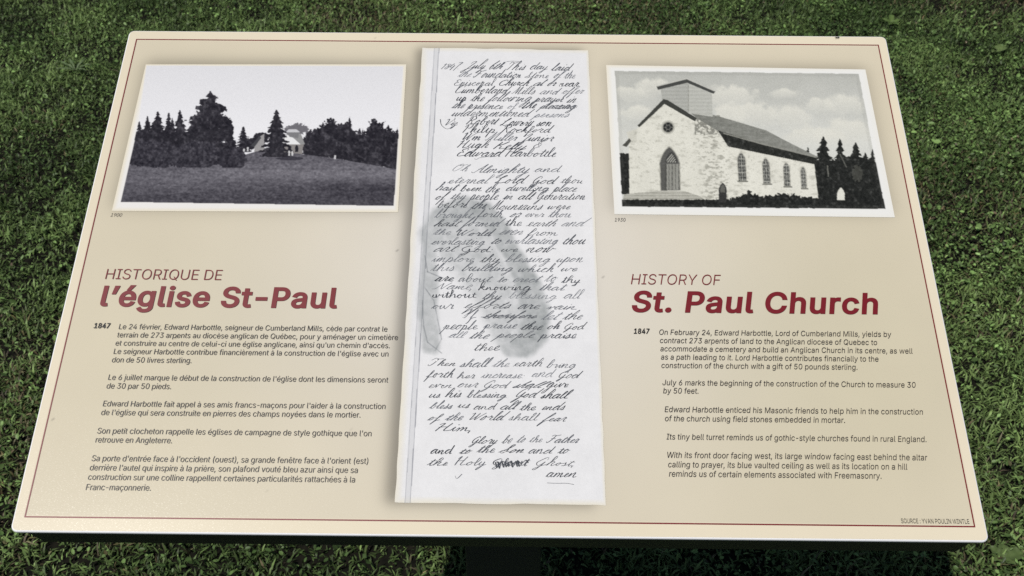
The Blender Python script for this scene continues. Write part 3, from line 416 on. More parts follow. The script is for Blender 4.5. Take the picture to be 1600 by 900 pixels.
"q":[424,[[[372,-143],[311,-143],[311,59],[306,59],[287,31],[277,21],[266,12],[252,4],[236,-3],[217,-7],[195,-8],[165,-6],[137,3],[111,16],[89,34],[70,57],[55,84],[43,116],[36,151],[34,189],[36,227],[43,261],[55,293],[70,320],[89,342],[112,361],[137,374],[165,382],[196,384],[218,383],[237,379],[253,373],[267,364],[278,355],[287,346],[307,319],[313,319],[313,379],[372,379]],[[205,47],[226,49],[246,55],[263,65],[278,78],[290,95],[299,115],[306,138],[310,162],[312,189],[310,216],[306,241],[300,263],[290,282],[278,299],[263,312],[246,322],[227,328],[205,330],[182,328],[162,322],[145,311],[130,298],[118,281],[108,261],[102,239],[98,215],[96,189],[98,163],[102,139],[109,117],[118,97],[130,80],[145,66],[162,55],[182,49]]]],
"r":[259,[[[53,0],[53,379],[112,379],[112,321],[115,321],[124,339],[137,354],[152,367],[171,377],[191,383],[213,385],[229,384],[243,384],[243,322],[230,324],[207,326],[190,324],[174,321],[159,315],[146,306],[135,296],[126,284],[119,269],[115,254],[114,237],[114,0]]]],
"s":[365,[[[182,-8],[157,-7],[133,-3],[112,3],[93,12],[76,24],[62,38],[50,54],[41,73],[36,94],[94,107],[101,87],[111,72],[124,60],[141,52],[160,47],[181,45],[206,47],[227,53],[244,62],[258,74],[265,88],[268,103],[266,115],[262,126],[254,136],[243,144],[229,150],[212,155],[149,170],[118,180],[92,192],[72,208],[58,227],[50,249],[47,274],[49,295],[55,314],[65,332],[79,347],[95,360],[115,370],[137,378],[161,383],[187,384],[212,383],[234,379],[254,372],[271,363],[286,352],[299,339],[309,324],[318,308],[324,290],[268,277],[262,291],[254,304],[243,316],[228,325],[210,331],[187,333],[166,331],[147,326],[131,317],[119,305],[111,292],[109,277],[110,264],[115,253],[124,243],[136,235],[152,229],[172,223],[229,209],[261,200],[287,187],[306,171],[320,153],[328,131],[331,107],[329,85],[323,65],[312,47],[298,31],[281,18],[260,6],[236,-2],[210,-7]]]],
"t":[227,[[[204,379],[204,327],[6,327],[6,379]],[[65,471],[126,471],[126,98],[127,83],[130,70],[136,61],[144,55],[156,51],[170,50],[185,51],[202,54],[213,2],[192,-3],[168,-4],[138,-1],[113,7],[92,21],[77,41],[68,64],[65,93]]]],
"u":[410,[[[182,-5],[158,-3],[135,2],[115,11],[97,23],[82,39],[69,59],[60,82],[54,109],[53,139],[53,379],[114,379],[114,144],[116,117],[124,94],[137,75],[154,61],[175,53],[200,50],[218,51],[234,55],[249,62],[263,71],[274,83],[283,97],[290,113],[295,132],[296,153],[296,379],[357,379],[357,0],[298,0],[298,92],[307,92],[294,60],[277,35],[257,17],[234,5],[209,-3]]]],
"v":[389,[[[163,0],[17,379],[84,379],[165,155],[187,87],[206,21],[184,21],[203,87],[224,155],[305,379],[371,379],[226,0]]]],
"w":[567,[[[138,0],[23,379],[87,379],[133,214],[154,137],[175,41],[165,41],[186,135],[206,214],[252,379],[316,379],[362,214],[382,136],[402,41],[391,41],[413,135],[434,214],[480,379],[545,379],[429,0],[368,0],[319,172],[305,225],[291,280],[277,338],[291,338],[277,280],[263,225],[248,172],[199,0]]]],
"y":[389,[[[47,-139],[61,-86],[71,-87],[83,-89],[94,-90],[104,-89],[113,-86],[122,-81],[130,-74],[138,-64],[145,-51],[151,-36],[163,-1],[17,379],[84,379],[165,155],[187,87],[206,21],[184,21],[202,87],[224,155],[305,379],[371,379],[204,-58],[196,-77],[187,-93],[177,-107],[165,-119],[153,-128],[139,-136],[125,-141],[109,-144],[91,-145],[65,-143]]]],
"z":[380,[[[42,0],[42,46],[254,320],[254,323],[48,323],[48,379],[333,379],[333,331],[126,60],[126,56],[339,56],[339,0]]]],
"à":[389,[[[160,-9],[137,-7],[115,-3],[94,5],[76,15],[60,29],[48,45],[38,63],[32,84],[30,108],[32,128],[36,146],[43,161],[53,174],[64,184],[78,193],[92,200],[108,206],[125,211],[178,220],[234,227],[247,229],[257,231],[265,235],[271,240],[274,246],[276,255],[276,257],[275,272],[272,285],[267,297],[260,307],[251,315],[240,322],[227,327],[212,330],[196,331],[178,330],[163,327],[149,322],[137,316],[127,309],[118,301],[110,292],[104,283],[100,274],[41,291],[51,313],[64,331],[79,346],[95,358],[114,368],[133,375],[153,380],[173,383],[194,384],[239,379],[255,375],[271,369],[286,360],[300,350],[312,336],[322,320],[330,301],[335,278],[337,251],[337,0],[277,0],[277,52],[272,52],[252,25],[242,16],[229,8],[215,1],[199,-4],[181,-7]],[[170,45],[192,47],[211,51],[228,59],[242,68],[254,80],[263,93],[270,108],[274,122],[276,138],[276,190],[259,182],[231,176],[200,171],[175,168],[134,159],[122,153],[112,147],[103,139],[97,130],[93,118],[92,105],[93,93],[96,82],[102,72],[109,64],[119,57],[130,52],[142,48],[156,46]],[[165,429],[99,529],[168,529],[215,429]]]],
"ç":[396,[[[207,-8],[174,-5],[144,3],[117,16],[93,35],[72,58],[56,85],[44,116],[37,150],[34,187],[37,225],[44,260],[56,291],[72,318],[93,341],[117,360],[144,374],[174,382],[207,384],[226,384],[243,381],[260,377],[276,371],[291,364],[305,356],[318,346],[330,335],[340,322],[349,308],[356,293],[362,277],[303,262],[290,289],[270,311],[242,325],[207,330],[184,328],[163,321],[145,310],[130,296],[118,278],[108,258],[102,236],[98,212],[96,187],[98,163],[102,139],[108,117],[118,97],[130,80],[145,66],[163,55],[184,49],[207,46],[243,52],[271,66],[292,89],[304,117],[363,102],[357,86],[350,70],[341,56],[331,43],[319,32],[306,21],[292,12],[277,5],[261,-1],[244,-5],[226,-7]],[[169,-143],[169,-107],[210,-107],[221,-106],[230,-105],[236,-102],[240,-98],[242,-92],[243,-84],[242,-77],[240,-71],[236,-67],[230,-64],[221,-63],[210,-62],[182,-62],[192,16],[224,16],[224,0],[224,-29],[244,-32],[261,-36],[273,-44],[282,-54],[287,-68],[289,-85],[287,-103],[280,-118],[270,-129],[254,-136],[234,-141],[210,-143]]]],
"è":[404,[[[212,-8],[177,-5],[145,3],[117,16],[92,35],[72,58],[56,85],[44,116],[37,150],[34,187],[36,224],[44,258],[55,290],[71,317],[91,340],[115,359],[142,373],[172,382],[205,384],[226,383],[246,380],[266,374],[285,366],[303,355],[319,341],[334,324],[347,305],[357,282],[365,256],[370,227],[371,194],[371,169],[75,169],[75,221],[338,221],[310,202],[308,226],[304,248],[298,269],[288,286],[277,301],[263,314],[246,323],[227,328],[205,330],[183,328],[164,323],[146,313],[131,301],[119,286],[109,270],[102,251],[97,231],[96,211],[96,178],[98,151],[102,127],[110,106],[121,88],[135,73],[151,61],[169,53],[190,48],[212,46],[227,47],[241,49],[254,53],[265,58],[276,65],[285,73],[294,82],[300,93],[306,105],[365,91],[358,72],[348,55],[335,39],[320,26],[302,14],[283,4],[261,-3],[237,-7]],[[180,429],[114,529],[182,529],[230,429]]]],
"é":[404,[[[212,-8],[177,-5],[145,3],[117,16],[92,35],[72,58],[56,85],[44,116],[37,150],[34,187],[36,224],[44,258],[55,290],[71,317],[91,340],[115,359],[142,373],[172,382],[205,384],[226,383],[246,380],[266,374],[285,366],[303,355],[319,341],[334,324],[347,305],[357,282],[365,256],[370,227],[371,194],[371,169],[75,169],[75,221],[338,221],[310,202],[308,226],[304,248],[298,269],[288,286],[277,301],[263,314],[246,323],[227,328],[205,330],[183,328],[164,323],[146,313],[131,301],[119,286],[109,270],[102,251],[97,231],[96,211],[96,178],[98,151],[102,127],[110,106],[121,88],[135,73],[151,61],[169,53],[190,48],[212,46],[227,47],[241,49],[254,53],[265,58],[276,65],[285,73],[294,82],[300,93],[306,105],[365,91],[358,72],[348,55],[335,39],[320,26],[302,14],[283,4],[261,-3],[237,-7]],[[177,429],[225,529],[293,529],[227,429]]]],
"ê":[404,[[[212,-8],[177,-5],[145,3],[117,16],[92,35],[72,58],[56,85],[44,116],[37,150],[34,187],[36,224],[44,258],[55,290],[71,317],[91,340],[115,359],[142,373],[172,382],[205,384],[226,383],[246,380],[266,374],[285,366],[303,355],[319,341],[334,324],[347,305],[357,282],[365,256],[370,227],[371,194],[371,169],[75,169],[75,221],[338,221],[310,202],[308,226],[304,248],[298,269],[288,286],[277,301],[263,314],[246,323],[227,328],[205,330],[183,328],[164,323],[146,313],[131,301],[119,286],[109,270],[102,251],[97,231],[96,211],[96,178],[98,151],[102,127],[110,106],[121,88],[135,73],[151,61],[169,53],[190,48],[212,46],[227,47],[241,49],[254,53],[265,58],[276,65],[285,73],[294,82],[300,93],[306,105],[365,91],[358,72],[348,55],[335,39],[320,26],[302,14],[283,4],[261,-3],[237,-7]],[[155,435],[95,435],[95,438],[175,529],[233,529],[313,438],[313,435],[252,435],[204,495]]]],
"’":[177,[[[52,318],[82,509],[151,509],[98,318]]]],
" ":[188,[]]}'''

# ------------------------------------------------------------------ the sign
sign = empty('information_sign', (0, 0, 0))
tag(sign, 'cream tilted history panel of a church on a square black post, standing in the lawn', 'sign')

# Layout of the print: positions were read off a 1600-unit-wide survey of the board and are turned into metres on
# the board's own plane (centre = 0, 0; x right, y up the slope) by this plane-to-plane map.
HI = np.array(((0.0007889553415155719, 1.3352406142975439e-05, -0.6255041612485149),
               (8.16028495310751e-06, -0.0009069965911428843, 0.35159339809253937),
               (5.240952727688315e-07, 0.0003840831666244519, 1.0)))
HF = np.linalg.inv(HI)


def to_board(x, y):
    v = HI @ np.stack([np.asarray(x, float), np.asarray(y, float), np.ones_like(np.asarray(x, float))])
    return v[0] / v[2], v[1] / v[2]


def to_survey(u, v):
    p = HF @ np.stack([u, v, np.ones_like(u)])
    return p[0] / p[2], p[1] / p[2]


def on_board(o, z=0.0):
    """place a part on the board's plane, z metres above its face"""
    o.rotation_euler = (TILT, 0, 0)
    o.location = PC + Vector((0, -math.sin(TILT), math.cos(TILT))) * z
    return o


def rounded(wx, wy, r, seg=7):
    pts = []
    for cx, cy, a0 in ((wx - r, wy - r, 0), (-wx + r, wy - r, 90), (-wx + r, -wy + r, 180), (wx - r, -wy + r, 270)):
        for k in range(seg + 1):
            a = R(a0 + 90 * k / seg)
            pts.append((cx + r * math.cos(a), cy + r * math.sin(a)))
    return pts


PRINT = material('printed_laminate', rough=0.22, spec=0.30, attr=True, bump=(900, 0.035, 0.0005), var=0.010)
_t = PRINT.node_tree                                         # scuffed laminate: fine scratches and grains shine in the sun's glint
_n = _t.nodes.new('ShaderNodeTexNoise'); _n.inputs['Scale'].default_value = 1000; _n.inputs['Detail'].default_value = 5
_mp = _t.nodes.new('ShaderNodeMapping'); _mp.inputs['Scale'].default_value = (0.6, 1.2, 1); _mp.inputs['Rotation'].default_value = (0, 0, 0.6)
_tc = [x for x in _t.nodes if x.type == 'TEX_COORD'][0]
_t.links.new(_tc.outputs['Object'], _mp.inputs['Vector']); _t.links.new(_mp.outputs[0], _n.inputs['Vector'])
_mr = _t.nodes.new('ShaderNodeMapRange')
_mr.inputs[1].default_value, _mr.inputs[2].default_value, _mr.inputs[3].default_value, _mr.inputs[4].default_value = 0.57, 0.72, 0.20, 1.0
_t.links.new(_n.outputs['Fac'], _mr.inputs[0]); _t.links.new(_mr.outputs[0], _t.nodes['Principled BSDF'].inputs['Specular IOR Level'])
WHITE = material('white_panel_core', (0.84, 0.84, 0.86), 0.35, 0.5)
BLACK = material('black_powder_coat', (0.026, 0.027, 0.024), 0.55, 0.35, bump=(900, 0.15, 0.0004), var=0.15)
MAROON = material('maroon_print', tuple(lin((110, 17, 28))), 0.42, 0.4)
INKTXT = material('dark_print', tuple(lin((42, 36, 36))), 0.42, 0.4)
INKBOLD = material('black_print', tuple(lin((22, 18, 18))), 0.42, 0.4)


def build_panel():
    rings = [(0.0, -0.0036), (0.0, -0.0015), (0.0004, -0.0007), (0.0010, -0.0002), (0.0017, 0.0)]
    V, F = [], []
    for ins, z in rings:
        for a, b in rounded(PW / 2 - ins, PH / 2 - ins, 0.0066 - ins * 0.8):
            V.append((a, b, z))
    n = len(V) // len(rings)
    for k in range(len(rings) - 1):
        for i in range(n):
            j = (i + 1) % n
            F.append((k * n + i, k * n + j, (k + 1) * n + j, (k + 1) * n + i))
    F.append(tuple(range((len(rings) - 1) * n, len(rings) * n)))
    F.append(tuple(reversed(range(n))))
    p = mesh_obj('panel', V, F, WHITE, sign)
    on_board(p)

    # the printed face: a gentle cream gradient, with the soft drop shadow printed into the colour round each picture
    hx, hy, r = PW / 2 - 0.0016, PH / 2 - 0.0016, 0.0050
    nx, ny = 366, 244
    X, Y = np.meshgrid(np.linspace(-hx, hx, nx), np.linspace(-hy, hy, ny))
    ax, ay = np.abs(X) - (hx - r), np.abs(Y) - (hy - r)
    d = np.hypot(np.maximum(ax, 0), np.maximum(ay, 0))
    k = np.where((ax > 0) & (ay > 0) & (d > r), r / np.maximum(d, 1e-9), 1)
    X = np.where((ax > 0) & (ay > 0), np.sign(X) * (hx - r + ax * k), X)
    Y = np.where((ax > 0) & (ay > 0), np.sign(Y) * (hy - r + ay * k), Y)
    edge = np.maximum(np.abs(X) / hx, 0.0)
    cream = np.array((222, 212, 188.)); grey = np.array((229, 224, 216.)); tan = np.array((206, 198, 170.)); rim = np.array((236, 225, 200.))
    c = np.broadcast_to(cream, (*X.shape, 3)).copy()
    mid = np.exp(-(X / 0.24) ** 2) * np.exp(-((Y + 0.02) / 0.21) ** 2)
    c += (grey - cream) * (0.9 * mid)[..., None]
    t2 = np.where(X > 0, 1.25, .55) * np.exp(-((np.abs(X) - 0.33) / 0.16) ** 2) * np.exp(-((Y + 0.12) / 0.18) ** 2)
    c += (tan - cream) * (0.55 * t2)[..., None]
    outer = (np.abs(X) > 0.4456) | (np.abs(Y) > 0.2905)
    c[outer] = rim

    def drop_shadow(x0, x1, y0, y1, s, amt, dx=0, dy=0):
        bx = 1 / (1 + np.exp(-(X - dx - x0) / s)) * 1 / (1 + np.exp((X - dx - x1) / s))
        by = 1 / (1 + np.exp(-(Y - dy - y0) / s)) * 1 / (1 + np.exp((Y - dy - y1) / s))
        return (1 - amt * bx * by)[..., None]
    sh = drop_shadow(-0.428, -0.117, 0.049, 0.254, 0.0055, 0.28, 0, 0.004) * drop_shadow(0.121, 0.426, 0.05, 0.255, 0.0055, 0.22, -0.001, 0.003) \
        * drop_shadow(-0.0995, 0.0985, -0.274, 0.280, 0.0036, 0.36, -0.0080, 0)
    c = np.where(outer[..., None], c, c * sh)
    dirt = fbm(X * 1000, Y * 1000, 120, 70, 4)[..., None]
    c = c * (0.978 + 0.044 * dirt)
    sp = np.random.default_rng(8)
    for _ in range(22):                                             # fly specks and small chips in the laminate
        a, b_, rr_ = sp.uniform(-hx, hx), sp.uniform(-hy, hy), sp.uniform(.0005, .0012)
        c *= 1 - sp.uniform(.12, .45) * np.exp(-((X - a) ** 2 + (Y - b_) ** 2) / rr_ ** 2)[..., None]
    i = (np.arange(ny - 1)[:, None] * nx + np.arange(nx - 1)).ravel()
    F = np.stack([i, i + 1, i + nx + 1, i + nx], 1)
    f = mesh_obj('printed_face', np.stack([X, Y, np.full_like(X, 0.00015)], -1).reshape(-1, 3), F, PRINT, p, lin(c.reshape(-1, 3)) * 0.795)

    # thin maroon rule round the face
    V, F = [], []
    bx, by = 0.4462, 0.2911
    o = [(-bx, -by), (bx, -by), (bx, by), (-bx, by)]
    t = 0.0013
    q = [(-bx + t, -by + t), (bx - t, -by + t), (bx - t, by - t), (-bx + t, by - t)]
    V = [(*a, 0) for a in o + q]
    F = [(k, (k + 1) % 4, 4 + (k + 1) % 4, 4 + k) for k in range(4)]
    on_board(mesh_obj('border_line', V, F, MAROON, sign), 0.0004)

    # black steel tray under the board, open below, and the post
    zx, zy, z0, z1 = 0.4475, 0.3022, -0.048, -0.0038
    outl = rounded(zx, zy, 0.004, 3); inn = rounded(zx - 0.003, zy - 0.003, 0.002, 3)
    n = len(outl)
    V = [(*a, z1) for a in outl] + [(*a, z0) for a in outl] + [(*a, z0) for a in inn] + [(*a, z1 - 0.004) for a in inn]
    F = [tuple(range(n))]
    for k in range(3):
        for i in range(n):
            j = (i + 1) % n
            F.append((k * n + i, (k + 1) * n + i, (k + 1) * n + j, k * n + j))
    F.append(tuple(range(3 * n, 4 * n)))
    on_board(mesh_obj('backing_frame', V, F, BLACK, sign))
    # post: 102 mm square tube, corners rounded, top cut to the slope
    h, sl = 0.0505, math.tan(TILT)
    ol = rounded(h, h, 0.006, 4)
    n = len(ol)
    zt = PC.z - 0.009 / math.cos(TILT)
    V = [(a, b, -0.25) for a, b in ol] + [(a, b, zt + b * sl) for a, b in ol]
    F = [(i, (i + 1) % n, n + (i + 1) % n, n + i) for i in range(n)] + [tuple(range(n, 2 * n))]
    mesh_obj('post', V, F, BLACK, sign)
    return p


panel = build_panel()


# ------------------------------------------------------------------ pictures and page, printed flat on the face
def print_sheet(name, q, nx, ny, paint, z, parent=sign, jag=0.0):
    """q: survey corners TL, TR, BR, BL; paint(X, Y) gives the printed colours"""
    bx, by = to_board([a for a, b in q], [b for a, b in q])
    s, t = np.meshgrid(np.linspace(0, 1, nx), np.linspace(0, 1, ny))
    U = (bx[0] * (1 - s) + bx[1] * s) * (1 - t) + (bx[3] * (1 - s) + bx[2] * s) * t
    W = (by[0] * (1 - s) + by[1] * s) * (1 - t) + (by[3] * (1 - s) + by[2] * s) * t
    X, Y = to_survey(U.ravel(), W.ravel())
    c = paint(X, Y, s.ravel(), t.ravel())
    if jag:                                            # slightly uneven scanned paper edge
        e = (vnoise(U * 60, W * 60, 4) - 0.5) * jag
        U = U + np.where((s == 0) | (s == 1), e, 0); W = W + np.where((t == 0) | (t == 1), e, 0)
    i = (np.arange(ny - 1)[:, None] * nx + np.arange(nx - 1)).ravel()
    F = np.stack([i, i + nx, i + nx + 1, i + 1], 1)
    o = mesh_obj(name, np.stack([U, W, np.zeros_like(U)], -1).reshape(-1, 3), F, PRINT, parent, lin(np.clip(c, 0, 255)) * 0.795)
    return on_board(o, z)


def inside(px, py, poly):
    r = np.zeros(px.shape, bool)
    n = len(poly)
    for i in range(n):
        x1, y1 = poly[i]; x2, y2 = poly[(i + 1) % n]
        if y1 == y2: continue
        cnd = (py >= min(y1, y2)) & (py < max(y1, y2))
        r ^= cnd & (px < x1 + (py - y1) * (x2 - x1) / (y2 - y1))
    return r


def put(c, m, col, a=1.0):
    m = np.asarray(m, float)[:, None] * a
    col = np.asarray(col, float)
    if col.ndim == 1 and col.size == 1: col = np.repeat(col, 3)
    if col.ndim == 1 and col.size == len(c) and col.size != 3: col = col[:, None]
    c[:] = c * (1 - m) + col * m


def conifer(x, y, cx, top, base, hw, seed, tiers=9, lean=0):
    t = np.clip((y - top) / (base - top), 0, 1)
    saw = (t * tiers + 0.25 * vnoise(x / 9, y / 9, seed)) % 1.0
    wd = hw * (0.03 + t ** 0.85 * 0.97) * (0.60 + 0.50 * saw) + (3 + 12 * t) * (vnoise(x / 4, y / 4, seed + 3) - 0.5) + 0.30 * hw * (vnoise(x / 17, y / 8, seed + 5) - .5) * np.clip(t * 2.2, 0, 1)
    return (y > top) & (y < base) & (np.abs(x - cx - lean * t) < wd)


def crown(x, y, cx, cy, rx, ry, seed, rag=0.5):
    d = np.hypot((x - cx) / rx, (y - cy) / ry)
    return d < 1 + rag * ((fbm(x, y, 24, seed, 2) - 0.5) * 1.1 + (fbm(x, y, 7, seed + 4, 3) - 0.5) * 1.0)


def soft_print(c, nx, ny):
    """the softness of an old lens: a small blur of the printed picture"""
    v = c.reshape(ny, nx, 3)
    p = np.pad(v, ((1, 1), (1, 1), (0, 0)), mode='edge')
    b = sum(wt * p[1 + j:ny + 1 + j, 1 + i:nx + 1 + i] for j, i, wt in ((0, 0, .36), (0, 1, .11), (0, -1, .11), (1, 0, .11), (-1, 0, .11), (1, 1, .05), (1, -1, .05), (-1, 1, .05), (-1, -1, .05)))
    return b.reshape(-1, 3)


def paint_1900(X, Y, s, t):
    x, y = (X - 160) * 2.904, (Y - 40) * 2.904
    c = np.full((len(x), 3), 0.0)
    paper = np.array((240, 238, 234.))
    c[:] = paper
    warm = np.clip(1 - np.minimum(np.minimum(s, 1 - s) * 60, np.minimum(t, 1 - t) * 40), 0, 1)
    put(c, warm, (236, 226, 200), 0.8)
    img = inside(x, y, [(200, 183), (1366, 186), (1345, 480), (1322, 819), (85, 801), (120, 640), (165, 440)])
    g = 226 + 14 * np.clip((y - 180) / 330, 0, 1)
    col = np.stack([g, g, g + 3], 1)
    put(c, img, col)
    n1, n2, n3 = fbm(x, y, 30, 1), fbm(x, y, 8, 2, 3), fbm(x * .35, y, 9, 3, 3)
    n4 = fbm(x, y, 13, 17, 4)
    dark = (36 + 30 * (n1 - 0.3) + 135 * np.clip(n4 - .52, 0, 1) + 34 * (n2 - 0.5))
    dk = np.stack([dark, dark - 2, dark + 4], 1)
    m = np.zeros(len(x), bool)
    # far right woods, left woods
    m |= inside(x + 14 * (n2 - .5), y + 26 * (n2 - .5), [(915, 520), (945, 485), (985, 500), (1005, 470), (1150, 500), (1168, 520), (1190, 525), (1270, 500), (1345, 505), (1335, 655), (1200, 640), (1060, 605), (915, 588)])
    for a in ((1030, 505, 62, 76, 11), (1100, 520, 55, 80, 12), (985, 520, 40, 60, 13), (1235, 520, 50, 88, 14), (1310, 540, 45, 70, 15), (945, 535, 35, 52, 16), (1140, 550, 45, 70, 17)):
        m |= crown(x, y, *a)
    for a in ((1122, 415, 600, 34, 21), (1230, 428, 640, 60, 22), (1298, 452, 640, 34, 23), (1338, 466, 650, 30, 24)):
        m |= conifer(x, y, *a)
    m |= inside(x + 16 * (n2 - .5), y + 30 * (n2 - .5), [(120, 500), (170, 480), (230, 470), (330, 480), (420, 500), (600, 540), (640, 600), (640, 640), (110, 640)])
    for a in ((252, 390, 560, 62, 31), (205, 412, 560, 40, 32), (302, 396, 560, 38, 33), (352, 384, 560, 48, 34), (168, 436, 560, 30, 35),
              (490, 298, 600, 108, 36), (640, 457, 575, 38, 37), (585, 490, 600, 50, 38), (410, 440, 560, 50, 39)):
        m |= conifer(x, y, *a)
    rt = random.Random(3)
    for k in range(26):
        cx = rt.choice((rt.uniform(150, 440), rt.uniform(930, 1345)))
        tp = (rt.uniform(415, 480) if cx < 450 else rt.uniform(455, 530))
        m |= conifer(x, y, cx, tp, 600, rt.uniform(22, 40), 100 + k)
    for a in ((490, 420, 52, 90, 41), (446, 376, 28, 12, 91, .9), (532, 378, 34, 15, 92, .9), (462, 345, 22, 11, 93, .9), (430, 432, 44, 22, 94, .9), (545, 430, 40, 24, 95, .9), (506, 326, 16, 10, 96, .9), (450, 500, 70, 70, 42), (565, 470, 30, 55, 43), (720, 510, 30, 26, 44), (690, 535, 40, 25, 45)):
        m |= crown(x, y, *a)
    put(c, img & crown(x, y, 880, 476, 52, 28, 47, .7), (92, 90, 96), .85)
    put(c, m & img, dk)
    bush = crown(x, y, 220, 585, 140, 62, 51, .25) | crown(x, y, 420, 590, 130, 62, 52, .25) | crown(x, y, 590, 605, 70, 48, 53, .3)
    b = 50 + 60 * (n2 - 0.45) + 90 * np.clip(n4 - .5, 0, 1) + 20 * (n1 - .5) - 14 * np.clip((y - 600) / 40, 0, 1)
    put(c, bush & img & (y < 646), np.stack([b, b - 2, b + 5], 1), .9)
    # church behind the fir
    put(c, img & inside(x, y, [(690, 580), (690, 545), (715, 505), (735, 490), (735, 580)]), (158, 156, 156))
    put(c, img & inside(x, y, [(672, 548), (715, 500), (720, 512), (690, 552)]), (70, 70, 74))
    put(c, img & inside(x, y, [(800, 538), (835, 495), (900, 490), (920, 540)]), (150, 150, 150))
    put(c, img & inside(x, y, [(800, 545), (832, 497), (850, 497), (905, 545)]), (236, 236, 236))
    put(c, img & inside(x, y, [(815, 540), (914, 540), (906, 584), (820, 584)]), (140, 136, 134))
    put(c, img & inside(x, y, [(836, 486), (892, 486), (888, 512), (850, 506)]), (128, 128, 130))
    put(c, img & inside(x, y, [(830, 486), (845, 472), (880, 471), (898, 486)]), (205, 205, 208))
    for wx, wy in ((850, 560), (882, 559)):
        put(c, img & (np.abs(x - wx) < 7 * np.sqrt(np.clip((y - wy + 16) / 10, 0, 1))) & (np.abs(y - wy) < 15), (40, 38, 44))
    # field
    hor = np.interp(x, [80, 560, 650, 700, 900, 1060, 1330], [628, 628, 586, 572, 583, 604, 652])
    fld = img & (y > hor)
    f = 84 + 30 * (n3 - .5) + 34 * (n2 - .5) + 20 * np.exp(-((y - 665) / 35) ** 2) * np.clip((x - 250) / 500, 0, 1) - 24 * np.clip((y - 690) / 90, 0, 1) + 10 * np.exp(-((x - 350) / 260) ** 2 - ((y - 720) / 40) ** 2)
    f = f - 16 * np.exp(-((y - 742) / 26) ** 2) * np.clip((x - 880) / 200, 0, 1) - 30 * np.exp(-((y - (648 + .004 * x)) / 5) ** 2) * np.clip((x - 600) / 100, 0, .5)
    f = f + 40 * (fbm(x * .5, y, 5, 19, 2) - .5)
    f = f + 13
    put(c, fld, np.stack([f, f - 2, f + 5], 1))
    m2 = bush & img & (y < 646)
    put(c, m2, np.stack([b, b - 2, b + 5], 1), .9)
    put(c, img & conifer(x, y, 790, 383, 598, 76, 61, 10), dk * .95)
    put(c, img & crown(x, y, 850, 604, 60, 8, 62, .2), (48, 46, 54), .7)
    for gx, gy, h in ((848, 580, 12), (862, 582, 11), (660, 562, 9), (643, 567, 7), (1056, 598, 9)):
        put(c, (np.abs(x - gx) < 4) & (np.abs(y - gy) < h), (225, 225, 225), .9)
    grain = (np.random.default_rng(2).random(len(x)) - .5)[:, None] * 12
    c = soft_print(c, 560, 380)
    return c + grain * img[:, None]


